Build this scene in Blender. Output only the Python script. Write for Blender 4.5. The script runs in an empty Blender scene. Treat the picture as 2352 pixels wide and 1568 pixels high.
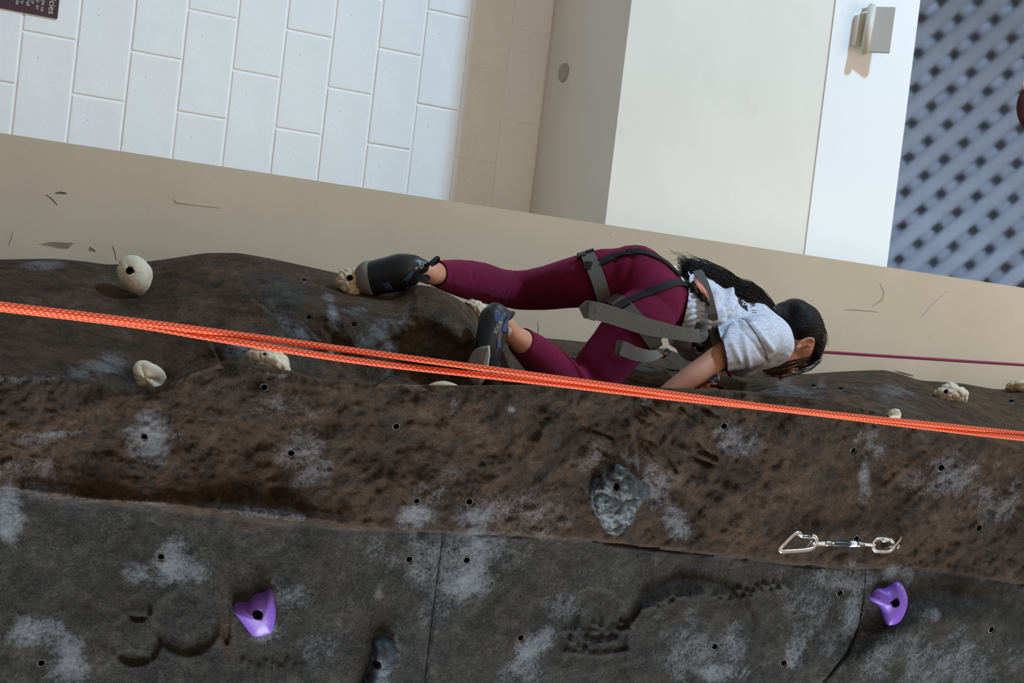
import bpy, bmesh, math, random
import numpy as np
from mathutils import Vector, Matrix, noise as mnoise
from mathutils.bvhtree import BVHTree

random.seed(7)
scene = bpy.context.scene
C = scene.collection

# ------------------------------------------------------------------ camera
F_PX, PITCH, ROLL, CAM_H = 3143.9, 0.471482, 0.101867, 1.6
FWD = Vector((0, math.cos(PITCH), math.sin(PITCH)))
UP = Vector((0, -math.sin(PITCH), math.cos(PITCH)))
RT = Vector((1, 0, 0))
cr, sr = math.cos(ROLL), math.sin(ROLL)
CAM = Vector((0, 0, CAM_H))
cam_data = bpy.data.cameras.new('camera')
cam = bpy.data.objects.new('camera', cam_data)
C.objects.link(cam)
cx_, cy_, cz_ = UP * cr - RT * sr, -(UP * sr + RT * cr), -FWD
cam.matrix_world = Matrix(((cx_.x, cy_.x, cz_.x, CAM.x), (cx_.y, cy_.y, cz_.y, CAM.y),
                           (cx_.z, cy_.z, cz_.z, CAM.z), (0, 0, 0, 1)))
cam_data.sensor_fit = 'HORIZONTAL'
cam_data.sensor_width = 36.0
cam_data.lens = 36.0 * F_PX / 2352.0
cam_data.clip_start, cam_data.clip_end = 0.05, 200
scene.camera = cam

# ------------------------------------------------------------------ light
world = bpy.data.worlds.new('world')
scene.world = world
world.use_nodes = True
world.node_tree.nodes['Background'].inputs[0].default_value = (1.0, 0.78, 0.57, 1)
world.node_tree.nodes['Background'].inputs[1].default_value = 0.37

def add_light(name, kind, loc, target, energy, color, **kw):
    d = bpy.data.lights.new(name, kind)
    d.energy, d.color = energy, color
    for k, v in kw.items():
        setattr(d, k, v)
    o = bpy.data.objects.new(name, d)
    C.objects.link(o)
    o.location = loc
    o.rotation_euler = (Vector(target) - Vector(loc)).to_track_quat('-Z', 'Y').to_euler()
    return o
KEY = Vector((-0.72, -0.62, 0.37)).normalized()          # high window on the left
WIN = Vector((-1.0, 4.82, 4.44)) + KEY * 10.0
add_light('high_window', 'AREA', WIN, (-0.6, 4.9, 4.2), 930, (0.44, 0.73, 1.0), shape='DISK', size=0.75)
add_light('hall_skylight', 'AREA', (-0.8, 1.2, 9.2), (-0.3, 4.2, 4.5), 82, (1.0, 0.90, 0.76), shape='DISK', size=3.0)
add_light('camera_side_fill', 'AREA', (-1.0, -6.0, 3.6), (0, 3.5, 3.6), 85, (1.0, 0.80, 0.60), shape='RECTANGLE', size=7.0, size_y=3.0)  # added soft fill behind the camera, opens up the far rock's crevices
add_light('hall_windows', 'AREA', (9.0, 1.9, 4.4), (0.2, 3.0, 3.6), 1650, (0.80, 0.90, 1.0), shape='RECTANGLE', size=5.0, size_y=4.0)

vs = scene.view_settings
scene.display_settings.display_device = 'sRGB'
vs.view_transform = 'Standard'
vs.look = 'None'
vs.exposure = 0.0
vs.gamma = 1.0
vs.use_curve_mapping = False

# ------------------------------------------------------------------ projection helpers
def ray(px, py):
    dx, dy = px - 1176.0, py - 784.0
    v = cr * dx + sr * dy
    u = -sr * dx + cr * dy
    return FWD + RT * (u / F_PX) + UP * (v / F_PX)
def at(px, py, Y):
    "point seen at photo pixel (px, py) at horizontal distance Y from the camera"
    d = ray(px, py)
    return CAM + d * (Y / d.y)
def at_plane(px, py, p0, n):
    d = ray(px, py)
    return CAM + d * ((Vector(p0) - CAM).dot(n) / d.dot(n))
def np_at(px, py, Y):
    dx, dy = px - 1176.0, py - 784.0
    v = cr * dx + sr * dy
    u = -sr * dx + cr * dy
    dX = u / F_PX
    dY = FWD.y + UP.y * v / F_PX
    dZ = FWD.z + UP.z * v / F_PX
    k = Y / dY
    return np.stack([dX * k, Y + 0 * k, CAM_H + dZ * k], -1)
def np_proj(W):
    W = W - np.array([0, 0, CAM_H])
    d = W @ np.array(FWD); u = F_PX * (W @ np.array(RT)) / d; v = F_PX * (W @ np.array(UP)) / d
    return 1176 + cr * v - sr * u, 784 + sr * v + cr * u

# ------------------------------------------------------------------ object helpers
def link(o, parent=None):
    C.objects.link(o)
    if parent is not None:
        o.parent = parent
        o.matrix_parent_inverse = Matrix.Identity(4) if parent.type != 'EMPTY' and False else parent.matrix_world.inverted()
    return o
def tag(o, label=None, cat=None, group=None, kind=None):
    if label: o['label'] = label
    if cat: o['category'] = cat
    if group: o['group'] = group
    if kind: o['kind'] = kind
    return o
def mesh_obj(name, verts, faces, mat, parent=None, smooth=True, uvs=None):
    me = bpy.data.meshes.new(name)
    me.from_pydata([tuple(v) for v in verts], [], faces)
    if smooth:
        me.polygons.foreach_set('use_smooth', [True] * len(me.polygons))
    if uvs is not None:
        uvl = me.uv_layers.new(name='UVMap')
        for poly in me.polygons:
            for li in poly.loop_indices:
                uvl.data[li].uv = uvs[me.loops[li].vertex_index]
    me.update()
    o = bpy.data.objects.new(name, me)
    if mat: me.materials.append(mat)
    return link(o, parent)
def bm_obj(name, bm, mat, parent=None, smooth=False):
    me = bpy.data.meshes.new(name)
    bm.normal_update()
    bm.to_mesh(me); bm.free()
    if smooth:
        me.polygons.foreach_set('use_smooth', [True] * len(me.polygons))
    o = bpy.data.objects.new(name, me)
    if mat: me.materials.append(mat)
    return link(o, parent)
def empty(name, loc):
    o = bpy.data.objects.new(name, None)
    o.empty_display_size = 0.05
    o.location = loc
    C.objects.link(o)
    o.matrix_world = Matrix.Translation(Vector(loc))
    return o
def box_bm(sx, sy, sz, bevel=0.0, seg=1):
    bm = bmesh.new()
    bmesh.ops.create_cube(bm, size=1.0)
    bmesh.ops.scale(bm, vec=(sx, sy, sz), verts=bm.verts)
    if bevel:
        bmesh.ops.bevel(bm, geom=bm.edges[:], offset=bevel, segments=seg, affect='EDGES', profile=0.6)
    return bm
def prism(name, quad, normal, thick, mat, parent=None, bevel=0.0):
    "slab from a planar outline, pushed back by thick against its normal"
    n = Vector(normal).normalized()
    bm = bmesh.new()
    f = [bm.verts.new(Vector(q)) for q in quad]
    b = [bm.verts.new(Vector(q) - n * thick) for q in quad]
    fc = bm.faces.new(f)
    bm.faces.new(list(reversed(b)))
    k = len(quad)
    for i in range(k):
        bm.faces.new((f[i], b[i], b[(i + 1) % k], f[(i + 1) % k]))
    bmesh.ops.recalc_face_normals(bm, faces=bm.faces)
    if bevel:
        bmesh.ops.bevel(bm, geom=bm.edges[:], offset=bevel, segments=2, affect='EDGES')
    return bm_obj(name, bm, mat, parent)
def frames(pts):
    pts = [Vector(p) for p in pts]
    out = []
    prev = None
    for i, p in enumerate(pts):
        t = (pts[min(i + 1, len(pts) - 1)] - pts[max(i - 1, 0)]).normalized()
        if prev is None:
            a = t.orthogonal().normalized()
        else:
            a = (prev - t * prev.dot(t)).normalized()
        prev = a
        out.append((p, t, a, t.cross(a)))
    return out
def tube_geo(pts, rad, n=12, closed=False, cap=True):
    pts = [Vector(p) for p in pts]
    rads = rad if isinstance(rad, (list, tuple)) else [rad] * len(pts)
    verts, faces, uvs = [], [], []
    if closed:
        m = len(pts); fr = []
        nrm = Vector((0, 0, 0))
        for i in range(m):
            nrm += pts[i].cross(pts[(i + 1) % m])
        cen = sum(pts, Vector()) / m
        nrm = Vector((0, 0, 0))
        for i in range(m):
            nrm += (pts[i] - cen).cross(pts[(i + 1) % m] - cen)
        nrm.normalize()
        for i in range(m):
            t = (pts[(i + 1) % m] - pts[i - 1]).normalized()
            a = t.cross(nrm).normalized()
            fr.append((pts[i], t, a, t.cross(a)))
    else:
        fr = frames(pts)
    L = 0
    for i, (p, t, a, b) in enumerate(fr):
        if i: L += (p - fr[i - 1][0]).length
        for k in range(n):
            th = 2 * math.pi * k / n
            verts.append(p + (a * math.cos(th) + b * math.sin(th)) * rads[i])
            uvs.append((k / n, L))
    m = len(fr)
    for i in range(m if closed else m - 1):
        j = (i + 1) % m
        for k in range(n):
            faces.append((i * n + k, i * n + (k + 1) % n, j * n + (k + 1) % n, j * n + k))
    if cap and not closed:
        faces.append(tuple(reversed(range(n))))
        faces.append(tuple(range((m - 1) * n, m * n)))
    return verts, faces, uvs
def tube(name, pts, rad, mat, parent=None, n=12, closed=False):
    v, f, uv = tube_geo(pts, rad, n, closed)
    return mesh_obj(name, v, f, mat, parent, True, uv)
def smooth_path(pts, sub=8):
    "Catmull-Rom through vectors"
    P = [Vector(p) for p in pts]
    P = [P[0] * 2 - P[1]] + P + [P[-1] * 2 - P[-2]]
    out = []
    for i in range(1, len(P) - 2):
        for k in range(sub):
            t = k / sub
            a, b, c, d = P[i - 1], P[i], P[i + 1], P[i + 2]
            out.append(0.5 * ((2 * b) + (c - a) * t + (2 * a - 5 * b + 4 * c - d) * t * t + (3 * b - a - 3 * c + d) * t ** 3))
    out.append(P[-2])
    return out

# ------------------------------------------------------------------ materials
class NT:
    def __init__(s, name, rough=0.7, spec=0.3, metal=0.0):
        s.m = bpy.data.materials.new(name)
        s.m.use_nodes = True
        s.t = s.m.node_tree
        s.bsdf = s.t.nodes['Principled BSDF']
        s.bsdf.inputs['Roughness'].default_value = rough
        s.bsdf.inputs['Specular IOR Level'].default_value = spec
        s.bsdf.inputs['Metallic'].default_value = metal
    def n(s, typ, **kw):
        nd = s.t.nodes.new(typ)
        for k, v in kw.items():
            if k in ('operation', 'blend_type', 'data_type', 'feature', 'distance', 'attribute_name', 'interpolation_type', 'clamp', 'noise_dimensions', 'wave_type', 'bands_direction', 'use_clamp', 'noise_type', 'attribute_type', 'invert'):
                setattr(nd, k, v)
            else:
                nd.inputs[k].default_value = v
        return nd
    def l(s, a, b):
        s.t.links.new(a, b)
    def coord(s, out='Object'):
        return s.n('ShaderNodeTexCoord').outputs[out]
    def noise(s, scale, detail=4, rough=0.55, vec=None, dist=0.0):
        nd = s.n('ShaderNodeTexNoise', Scale=scale, Detail=detail, Roughness=rough, Distortion=dist)
        if vec is not None: s.l(vec, nd.inputs['Vector'])
        return nd.outputs['Fac']
    def ramp(s, fac, stops):
        nd = s.n('ShaderNodeValToRGB')
        el = nd.color_ramp.elements
        while len(el) > 1: el.remove(el[-1])
        for i, (p, c) in enumerate(stops):
            e = el[0] if i == 0 else el.new(p)
            e.position = p
            c = c if isinstance(c, (tuple, list)) else (c, c, c)
            e.color = (c[0], c[1], c[2], 1)
        s.l(fac, nd.inputs[0])
        return nd.outputs[0]
    def mix(s, fac, a, b, blend='MIX'):
        nd = s.n('ShaderNodeMix', data_type='RGBA', blend_type=blend)
        for sock, val in ((nd.inputs[0], fac), (nd.inputs[6], a), (nd.inputs[7], b)):
            if isinstance(val, (int, float)): sock.default_value = val
            elif isinstance(val, (tuple, list)): sock.default_value = (val[0], val[1], val[2], 1)
            else: s.l(val, sock)
        return nd.outputs[2]
    def math(s, op, a, b=0.0, clamp=False):
        nd = s.n('ShaderNodeMath', operation=op, use_clamp=clamp)
        for i, val in enumerate((a, b)):
            if isinstance(val, (int, float)): nd.inputs[i].default_value = val
            else: s.l(val, nd.inputs[i])
        return nd.outputs[0]
    def attr(s, name):
        nd = s.n('ShaderNodeAttribute', attribute_name=name)
        return nd.outputs['Fac']
    def color(s, c):
        if isinstance(c, (tuple, list)): s.bsdf.inputs['Base Color'].default_value = (c[0], c[1], c[2], 1)
        else: s.l(c, s.bsdf.inputs['Base Color'])
        return s
    def bump(s, h, strength=0.3, dist=0.01):
        nd = s.n('ShaderNodeBump', Strength=strength, Distance=dist)
        s.l(h, nd.inputs['Height'])
        s.l(nd.outputs[0], s.bsdf.inputs['Normal'])
        return s
def simple(name, col, rough=0.6, spec=0.3, metal=0.0, var=0.0, scale=30, bump=0.0):
    t = NT(name, rough, spec, metal)
    if var or bump:
        nz = t.noise(scale, 5, 0.6, t.coord())
        if var:
            lo = tuple(max(0, c * (1 - var)) for c in col); hi = tuple(min(1, c * (1 + var)) for c in col)
            t.color(t.ramp(nz, [(0.3, lo), (0.7, hi)]))
        else: t.color(col)
        if bump: t.bump(nz, bump, 0.004)
    else: t.color(col)
    return t.m
def wall_paint(name, base, var=0.05, bump=0.12):
    t = NT(name, 0.75, 0.15)
    co = t.coord()
    big = t.noise(2.3, 5, 0.6, co)
    small = t.noise(90, 3, 0.6, co)
    smear = t.noise(9, 6, 0.7, co, 1.2)
    c = t.ramp(big, [(0.3, tuple(x * (1 - var) for x in base)), (0.7, tuple(min(1, x * (1 + var)) for x in base))])
    c = t.mix(t.ramp(smear, [(0.60, 0.0), (0.78, 0.22)]), c, tuple(x * 0.72 for x in base))
    t.color(c)
    t.bump(small, bump, 0.002)
    return t.m
M = {}
def block_paint():
    t = NT('white_block_paint', 0.7, 0.2)
    co = t.coord()
    grain = t.noise(140, 4, 0.65, co)
    pits = t.noise(70, 2, 0.5, co)
    c = t.ramp(t.noise(5, 4, 0.6, co), [(0.3, (0.87, 0.86, 0.84)), (0.7, (0.92, 0.92, 0.91))])
    c = t.mix(t.ramp(pits, [(0.74, 0.0), (0.80, 0.55)]), c, (0.42, 0.38, 0.33))
    t.color(c)
    h = t.math('SUBTRACT', grain, t.ramp(pits, [(0.68, 0.0), (0.78, 1.0)]))
    t.bump(h, 0.30, 0.003)
    return t.m
M['block'] = block_paint()
M['mortar'] = simple('painted_mortar', (0.90, 0.89, 0.88), 0.7, 0.2, var=0.03, scale=60, bump=0.1)
M['beige'] = wall_paint('beige_wall_paint', (0.74, 0.63, 0.48))
M['bulk'] = wall_paint('pale_wall_paint', (0.79, 0.745, 0.67), 0.03)
M['strip'] = wall_paint('white_trim_paint', (0.86, 0.86, 0.86), 0.01, 0.05)
M['floor'] = simple('rubber_floor', (0.20, 0.19, 0.18), 0.8, 0.2, var=0.2, scale=20)

# ------------------------------------------------------------------ room
PSI = 0.0332753
WN = Vector((math.sin(PSI), -math.cos(PSI), 0))           # towards the camera
WT = Vector((math.cos(PSI), math.sin(PSI), 0))            # along the wall, to the right
W0 = Vector((-0.980562, 5.506331, CAM_H + 0.601674))      # a joint corner of the block wall
BZ, BX = 0.2032, 0.4064
Z_SOFFIT = 4.437
z_of = lambda n: W0.z + BZ * n
floor = prism('floor', [(-6, -4, 0), (6, -4, 0), (6, 9, 0), (-6, 9, 0)], (0, 0, 1), 0.2, M['floor'])
tag(floor, kind='structure')
wl, wr = W0 + WT * -2.6, W0 + WT * 1.3
n_lo = int((0 - W0.z) / BZ)
wall = prism('wall_back', [Vector((wl.x, wl.y, 0)), Vector((wr.x, wr.y, 0)), Vector((wr.x, wr.y, 4.60)), Vector((wl.x, wl.y, 4.60))],
             WN, 0.2, M['mortar'])
tag(wall, kind='structure')
bmB = box_bm(BX - 0.0085, 0.05, BZ - 0.0085, 0.0045, 2)
meB = bpy.data.meshes.new('block'); bmB.to_mesh(meB); bmB.free(); meB.materials.append(M['block'])
rotB = Matrix.Rotation(PSI, 4, 'Z')
for n in range(n_lo, 11):
    for k in range(-6, 3):
        h = (k + (0.5 if n % 2 == 0 else 0.0)) * BX + (0 if n % 2 == 0 else BX * 0.0)
        h = k * BX + (BX / 2 if n % 2 == 0 else 0)
        p = W0 + WT * h + WN * -0.0205 + WN * random.uniform(-0.0008, 0.0008)
        o = bpy.data.objects.new('block', meB)
        o.matrix_world = Matrix.Translation((p.x, p.y, z_of(n) + BZ / 2)) @ rotB
        link(o, wall)

# bulkhead: underside is the soffit, front is the pale face
YB = 4.824
bw = lambda x, d=0.0: Vector((x, YB + math.tan(PSI) * (x + 0.95) + d, 0))
z_strip = at(1880, 300, YB).z
z_top = at(2072, 300, YB).z
def zq(xl, xr_, z0, z1, d=0.0):
    a, b = bw(xl, d), bw(xr_, d)
    return [(a.x, a.y, z0), (b.x, b.y, z0), (b.x, b.y, z1), (a.x, a.y, z1)]
bulk = prism('wall_upper', zq(-4.0, 0.2, Z_SOFFIT, z_top - 0.002), WN, 0.80, M['bulk'])
tag(bulk, kind='structure')
strip = prism('trim_1', [Vector(q) + WN * 0.006 for q in zq(-4.0, 0.2, z_strip, z_top)], WN, 0.30, M['strip'])
tag(strip, kind='structure')

# side wall carrying the climbing relief; it turns its face to the right
AL = math.radians(16)
CN = Vector((math.sin(AL), -math.cos(AL), 0))
CT = Vector((math.cos(AL), math.sin(AL), 0))
C0 = at(0, 305, 4.25); C0.z = 0
cw = 3.0
foot = [C0, C0 + CT * cw, C0 + CT * cw - CN * 0.25, C0 + Vector((0.03, 0.36, 0))]
side = prism('wall_side', foot, (0, 0, -1), 8.5, M['beige'])
tag(side, kind='structure')

# soffit cover plate
M['cover'] = simple('grey_cover_plate', (0.42, 0.40, 0.35), 0.5, 0.3)
cpos = at_plane(1296, 167, (0, 0, Z_SOFFIT), Vector((0, 0, 1)))
bm = bmesh.new()
bmesh.ops.create_cone(bm, cap_ends=True, segments=40, radius1=0.040, radius2=0.043, depth=0.010)
bmesh.ops.bevel(bm, geom=[e for e in bm.edges if len(e.link_faces) == 2 and e.calc_face_angle() > 1.0], offset=0.002, segments=2, affect='EDGES')
cov = bm_obj('ceiling_cover', bm, M['cover'], None, False)
cov.location = (cpos.x, cpos.y, Z_SOFFIT - 0.005)
tag(cov, 'round grey cover plate on the shaded underside of the bulkhead', 'cover plate')

# ------------------------------------------------------------------ numpy noise
def _hash(i, j, k, seed):
    n = (i * 374761393 + j * 668265263 + k * 2147483647 + seed * 144269) & 0xFFFFFFFF
    n = ((n ^ (n >> 13)) * 1274126177) & 0xFFFFFFFF
    n = (n ^ (n >> 16)) & 0xFFFF
    return n / 65535.0 * 2 - 1
def vnoise(P, seed=0):
    I = np.floor(P).astype(np.int64); Fr = P - I
    w = Fr * Fr * Fr * (Fr * (Fr * 6 - 15) + 10)
    r = 0
    for a in (0, 1):
        for b in (0, 1):
            for c in (0, 1):
                wt = (w[..., 0] if a else 1 - w[..., 0]) * (w[..., 1] if b else 1 - w[..., 1]) * (w[..., 2] if c else 1 - w[..., 2])
                r = r + wt * _hash(I[..., 0] + a, I[..., 1] + b, I[..., 2] + c, seed)
    return r
def fbm(P, oct=4, seed=0, gain=0.5):
    r, a = 0, 1.0
    for o in range(oct):
        r = r + a * vnoise(P * (2.03 ** o) + 17.3 * o, seed + o)
        a *= gain
    return r

# ------------------------------------------------------------------ climbing wall (one sculpted surface)
def spl(xs, ys):
    xs, ys = np.array(xs, float), np.array(ys, float)
    def fn(x):
        # monotone-ish cubic through points
        m = np.gradient(ys, xs)
        i = np.clip(np.searchsorted(xs, x) - 1, 0, len(xs) - 2)
        h = xs[i + 1] - xs[i]; t = np.clip((x - xs[i]) / h, 0, 1)
        d = (ys[i + 1] - ys[i]) / h
        m0, m1 = m[i], m[i + 1]
        lim0 = np.where(np.sign(m0) == np.sign(d), np.minimum(np.abs(m0), 3 * np.abs(d)), 0) * np.sign(d)
        lim1 = np.where(np.sign(m1) == np.sign(d), np.minimum(np.abs(m1), 3 * np.abs(d)), 0) * np.sign(d)
        return ((2 * t**3 - 3 * t**2 + 1) * ys[i] + (t**3 - 2 * t**2 + t) * h * lim0 + (-2 * t**3 + 3 * t**2) * ys[i + 1] + (t**3 - t**2) * h * lim1)
    return fn
f_sil = spl([-200, 0, 120, 200, 250, 300, 400, 480, 540, 600, 700, 800, 900, 950, 1000, 1045, 1090, 1120, 1150, 1190, 1260, 1340, 1450, 1540, 1600, 1680, 1760, 1850, 1900, 1960, 2030, 2060, 2110, 2160, 2200, 2300, 2352, 2550],
            [596, 592, 590, 597, 603, 600, 588, 577, 577, 586, 607, 628, 640, 650, 657, 680, 713, 745, 772, 774, 778, 786, 798, 806, 834, 842, 850, 862, 858, 854, 851, 857, 873, 877, 880, 894, 888, 900])
f_rdg = spl([-200, 0, 120, 200, 300, 370, 420, 470, 520, 600, 660, 720, 800, 900, 1040, 1180, 1450, 1530, 1640, 1800, 1900, 1960, 2030, 2100, 2150, 2250, 2352, 2550],
            [850, 858, 866, 876, 893, 886, 862, 844, 832, 842, 851, 868, 876, 881, 886, 883, 888, 890, 893, 905, 917, 930, 950, 972, 985, 1003, 1030, 1060])
f_bnd = spl([-200, 0, 130, 420, 700, 850, 1010, 1200, 1350, 1500, 1700, 1850, 2000, 2100, 2200, 2352, 2550],
            [1096, 1118, 1142, 1172, 1206, 1216, 1221, 1230, 1241, 1258, 1280, 1298, 1303, 1306, 1320, 1340, 1370])
# horizontal distance of: silhouette, mid left face, low left face, recess, arete
f_ysil = spl([-200, 0, 700, 900, 955, 1080, 1150, 1250, 1700, 1900, 2352, 2550], [3.72, 3.72, 3.64, 3.56, 3.24, 3.16, 3.98, 4.02, 4.0, 3.9, 3.85, 3.85])
f_ym1 = spl([-200, 0, 500, 600, 900, 1050, 1110, 1170, 1700, 1900, 2352, 2550], [3.36, 3.36, 3.34, 3.22, 3.10, 3.06, 3.08, 3.80, 3.80, 3.60, 3.48, 3.5])
f_ym2 = spl([-200, 0, 420, 520, 900, 1050, 1110, 1180, 1700, 1900, 2352, 2550], [3.04, 3.04, 3.08, 3.06, 3.10, 3.10, 3.12, 3.66, 3.66, 3.42, 3.24, 3.2])
f_yrec = spl([-200, 0, 240, 330, 420, 520, 1060, 1180, 1700, 1900, 2050, 2352, 2550], [2.90, 2.93, 2.98, 3.08, 3.02, 3.02, 3.12, 3.60, 3.60, 3.36, 3.2, 3.05, 3.0])
f_yar = spl([-200, 0, 330, 520, 900, 1500, 2000, 2352, 2550], [2.86, 2.86, 2.84, 2.78, 2.76, 2.78, 2.82, 2.86, 2.88])
SX = 4.0
cols = np.concatenate([np.arange(-1500, -180, 24.0), np.arange(-180, 2536, SX), np.arange(2536, 3300, 24.0)])
rows_spec = [12, 30, 34, 26, 20, 14, 16, 84, 8, 12, 104, 24, 14]
nc = len(cols)
sil, rdg, bnd = f_sil(cols) - 8, f_rdg(cols) - 3, f_bnd(cols)
ysil, ym1, ym2, yrec, yar = f_ysil(cols), f_ym1(cols), f_ym2(cols), f_yrec(cols), f_yar(cols)
gap = np.clip((yrec - yar) / 0.8, 0.12, 1)
vis = rdg - sil
slope = 0.00042                                             # near face turns away to the right
nY = lambda y: yar + slope * (y - rdg)
ctrl = [
    (sil + 46 + 0 * sil, ysil + 0.9),
    (sil, ysil),
    (sil + 0.40 * vis, ym1),
    (sil + 0.84 * vis, ym2),
    (rdg + 18 * gap, yrec),
    (rdg + 10 * gap, yar + 0.30 * gap),
    (rdg - 0.0 * rdg, yar + 0.012),
    (rdg + 26, nY(rdg + 26)),
    (bnd - 5, nY(bnd) - 0.004),
    (bnd + 3, nY(bnd) + 0.022),
    (bnd + 40, nY(bnd + 40) + 0.024),
    (bnd * 0 + 1700, nY(bnd * 0 + 1700) + 0.02),
    (bnd * 0 + 2700, nY(bnd * 0 + 2700) + 0.02),
    (bnd * 0 + 2740, nY(bnd * 0 + 2700) + 2.4),
]
PY, PYd = [], []
for i, m in enumerate(rows_spec):
    a, b = ctrl[i], ctrl[i + 1]
    for k in range(m):
        t = k / m
        PY.append(a[0] * (1 - t) + b[0] * t); PYd.append(a[1] * (1 - t) + b[1] * t)
PY.append(ctrl[-1][0]); PYd.append(ctrl[-1][1])
PY, PYd = np.array(PY), np.array(PYd)                        # rows x cols
nr = len(PY)
def rowsmooth(A, r):
    k = np.exp(-0.5 * (np.arange(-3 * r, 3 * r + 1) / r) ** 2); k /= k.sum()
    Ap = np.pad(A, ((3 * r, 3 * r), (0, 0)), mode='reflect', reflect_type='odd')
    return np.stack([np.convolve(Ap[:, c], k, 'valid') for c in range(A.shape[1])], 1)
PYs, PYds = rowsmooth(PY, 4), rowsmooth(PYd, 4)
lo_rows = sum(rows_spec[:8]) - 10                            # keep the layer step crisp
wS = np.clip((np.arange(nr) - lo_rows) / 8.0, 0, 1)[:, None]
PYt, PYdt = rowsmooth(PY, 1), rowsmooth(PYd, 1)
PY, PYd = PYs * (1 - wS) + PYt * wS, PYds * (1 - wS) + PYdt * wS
PX = np.repeat(cols[None, :], nr, 0)
base = np_at(PX, PY, PYd)
rowi = np.repeat(np.arange(nr)[:, None], nc, 1)
r_rdg = sum(rows_spec[:6])
near = np.clip((rowi - r_rdg) / 10.0, 0, 1)
low = np.clip((PY - (f_bnd(PX) - 1)) / 8.0, 0, 1) * near      # grey lower layer
# general roughness; the lower layer is flatter
big = fbm(base * 3.1, 3, 3)
mid = fbm(base * 11.0, 4, 11)
fine = fbm(base * 42.0, 3, 23)
amp_b = 0.030 * (1 - near) + 0.020 * near * (1 - low) + 0.004 * low
amp_m = 0.012 * (1 - near) + 0.0095 * near * (1 - low) + 0.0026 * low
amp_f = 0.0034 * (1 - near) + 0.0048 * near * (1 - low) + 0.0012 * low
edge_k = 1 - 0.75 * np.exp(-((rowi - sum(rows_spec[:1])) / 6.0) ** 2)
H = (big * amp_b * edge_k + mid * amp_m + fine * amp_f)
# stamps in wall coordinates -------------------------------------------------
def pdist(poly):
    d = np.full(PX.shape, 1e9); sgn = np.zeros(PX.shape)
    for (x0, y0), (x1, y1) in zip(poly[:-1], poly[1:]):
        vx, vy = x1 - x0, y1 - y0; L2 = vx * vx + vy * vy
        t = np.clip(((PX - x0) * vx + (PY - y0) * vy) / L2, 0, 1)
        dx, dy = PX - x0 - t * vx, PY - y0 - t * vy
        dd = np.hypot(dx, dy); m = dd < d
        d = np.where(m, dd, d); sgn = np.where(m, np.sign(vx * dy - vy * dx), sgn)
    return d, sgn
leftf = 1 - near
def ridge(poly, w, h, mask):
    global H
    d, _ = pdist(poly); H = H + mask * h * np.exp(-(d / w) ** 2)
def step(poly, w, h, mask):
    global H
    d, s = pdist(poly); H = H + mask * h * s * np.exp(-d / w)
def dish(x, y, r, h, mask, rim=0.25, sq=1.0, rot=0.0):
    global H
    c, s = math.cos(rot), math.sin(rot)
    dx, dy = PX - x, PY - y
    d = np.hypot((dx * c + dy * s) / r, (-dx * s + dy * c) / (r * sq))
    H = H - mask * h * (1 / (1 + np.exp((d - 1) * 18))) * (0.6 + 0.4 * np.clip(d, 0, 1)) + mask * h * rim * np.exp(-((d - 1.08) / 0.10) ** 2)
# left face: facets and creases
step([(560, 655), (585, 690), (625, 722), (690, 738), (755, 800), (790, 850)], 26, 0.016, leftf)
step([(480, 780), (505, 832), (520, 850)], 20, 0.022, leftf)
step([(870, 880), (900, 860), (960, 880), (990, 900)], 16, 0.016, leftf)
ridge([(700, 690), (760, 720), (815, 790)], 18, 0.012, leftf)
ridge([(935, 690), (1000, 730), (1090, 800)], 22, 0.016, leftf)
ridge([(1500, 838), (1560, 845), (1660, 890)], 10, 0.03, leftf)
ridge([(2040, 855), (2130, 905), (2200, 960)], 9, 0.012, leftf)
ridge([(1900, 890), (2010, 905), (2120, 890)], 12, 0.012, leftf)
# upper near layer
ridge([(1455, 905), (1470, 1000), (1475, 1080), (1500, 1150)], 9, -0.008, near * (1 - low))
ridge([(1478, 905), (1500, 990), (1500, 1060)], 8, 0.009, near * (1 - low))
ridge([(1440, 915), (1452, 1010), (1462, 1075)], 6, 0.007, near * (1 - low))
for i in range(40):
    x, y = random.uniform(1360, 1620), random.uniform(920, 1080)
    a = random.uniform(0.2, 1.2)
    ridge([(x, y), (x + 40 * math.cos(a), y + 40 * math.sin(a))], 5, random.uniform(-0.011, 0.011), near * (1 - low))
for i in range(70):
    x, y = random.uniform(0, 2352), random.uniform(930, 1240)
    a = random.uniform(-0.4, 1.6); L = random.uniform(15, 70)
    ridge([(x, y), (x + L * math.cos(a), y + L * math.sin(a))], random.uniform(2.5, 5), random.uniform(-0.003, 0.003), near * (1 - low))
# rounded bead along the layer edge, left half
ridge([(60, 1126), (200, 1146), (420, 1158), (560, 1172), (720, 1192), (800, 1200)], 13, 0.020, near)
# seams
ridge([(1018, 1222), (1008, 1300), (995, 1400), (976, 1568), (970, 1640)], 2.6, -0.007, near)
ridge([(1988, 1300), (1984, 1370), (1972, 1440), (1945, 1500), (1890, 1568), (1850, 1620)], 3.2, -0.009, near)
dish(2180, 1640, 250, -0.05, low, 0.0)
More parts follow.
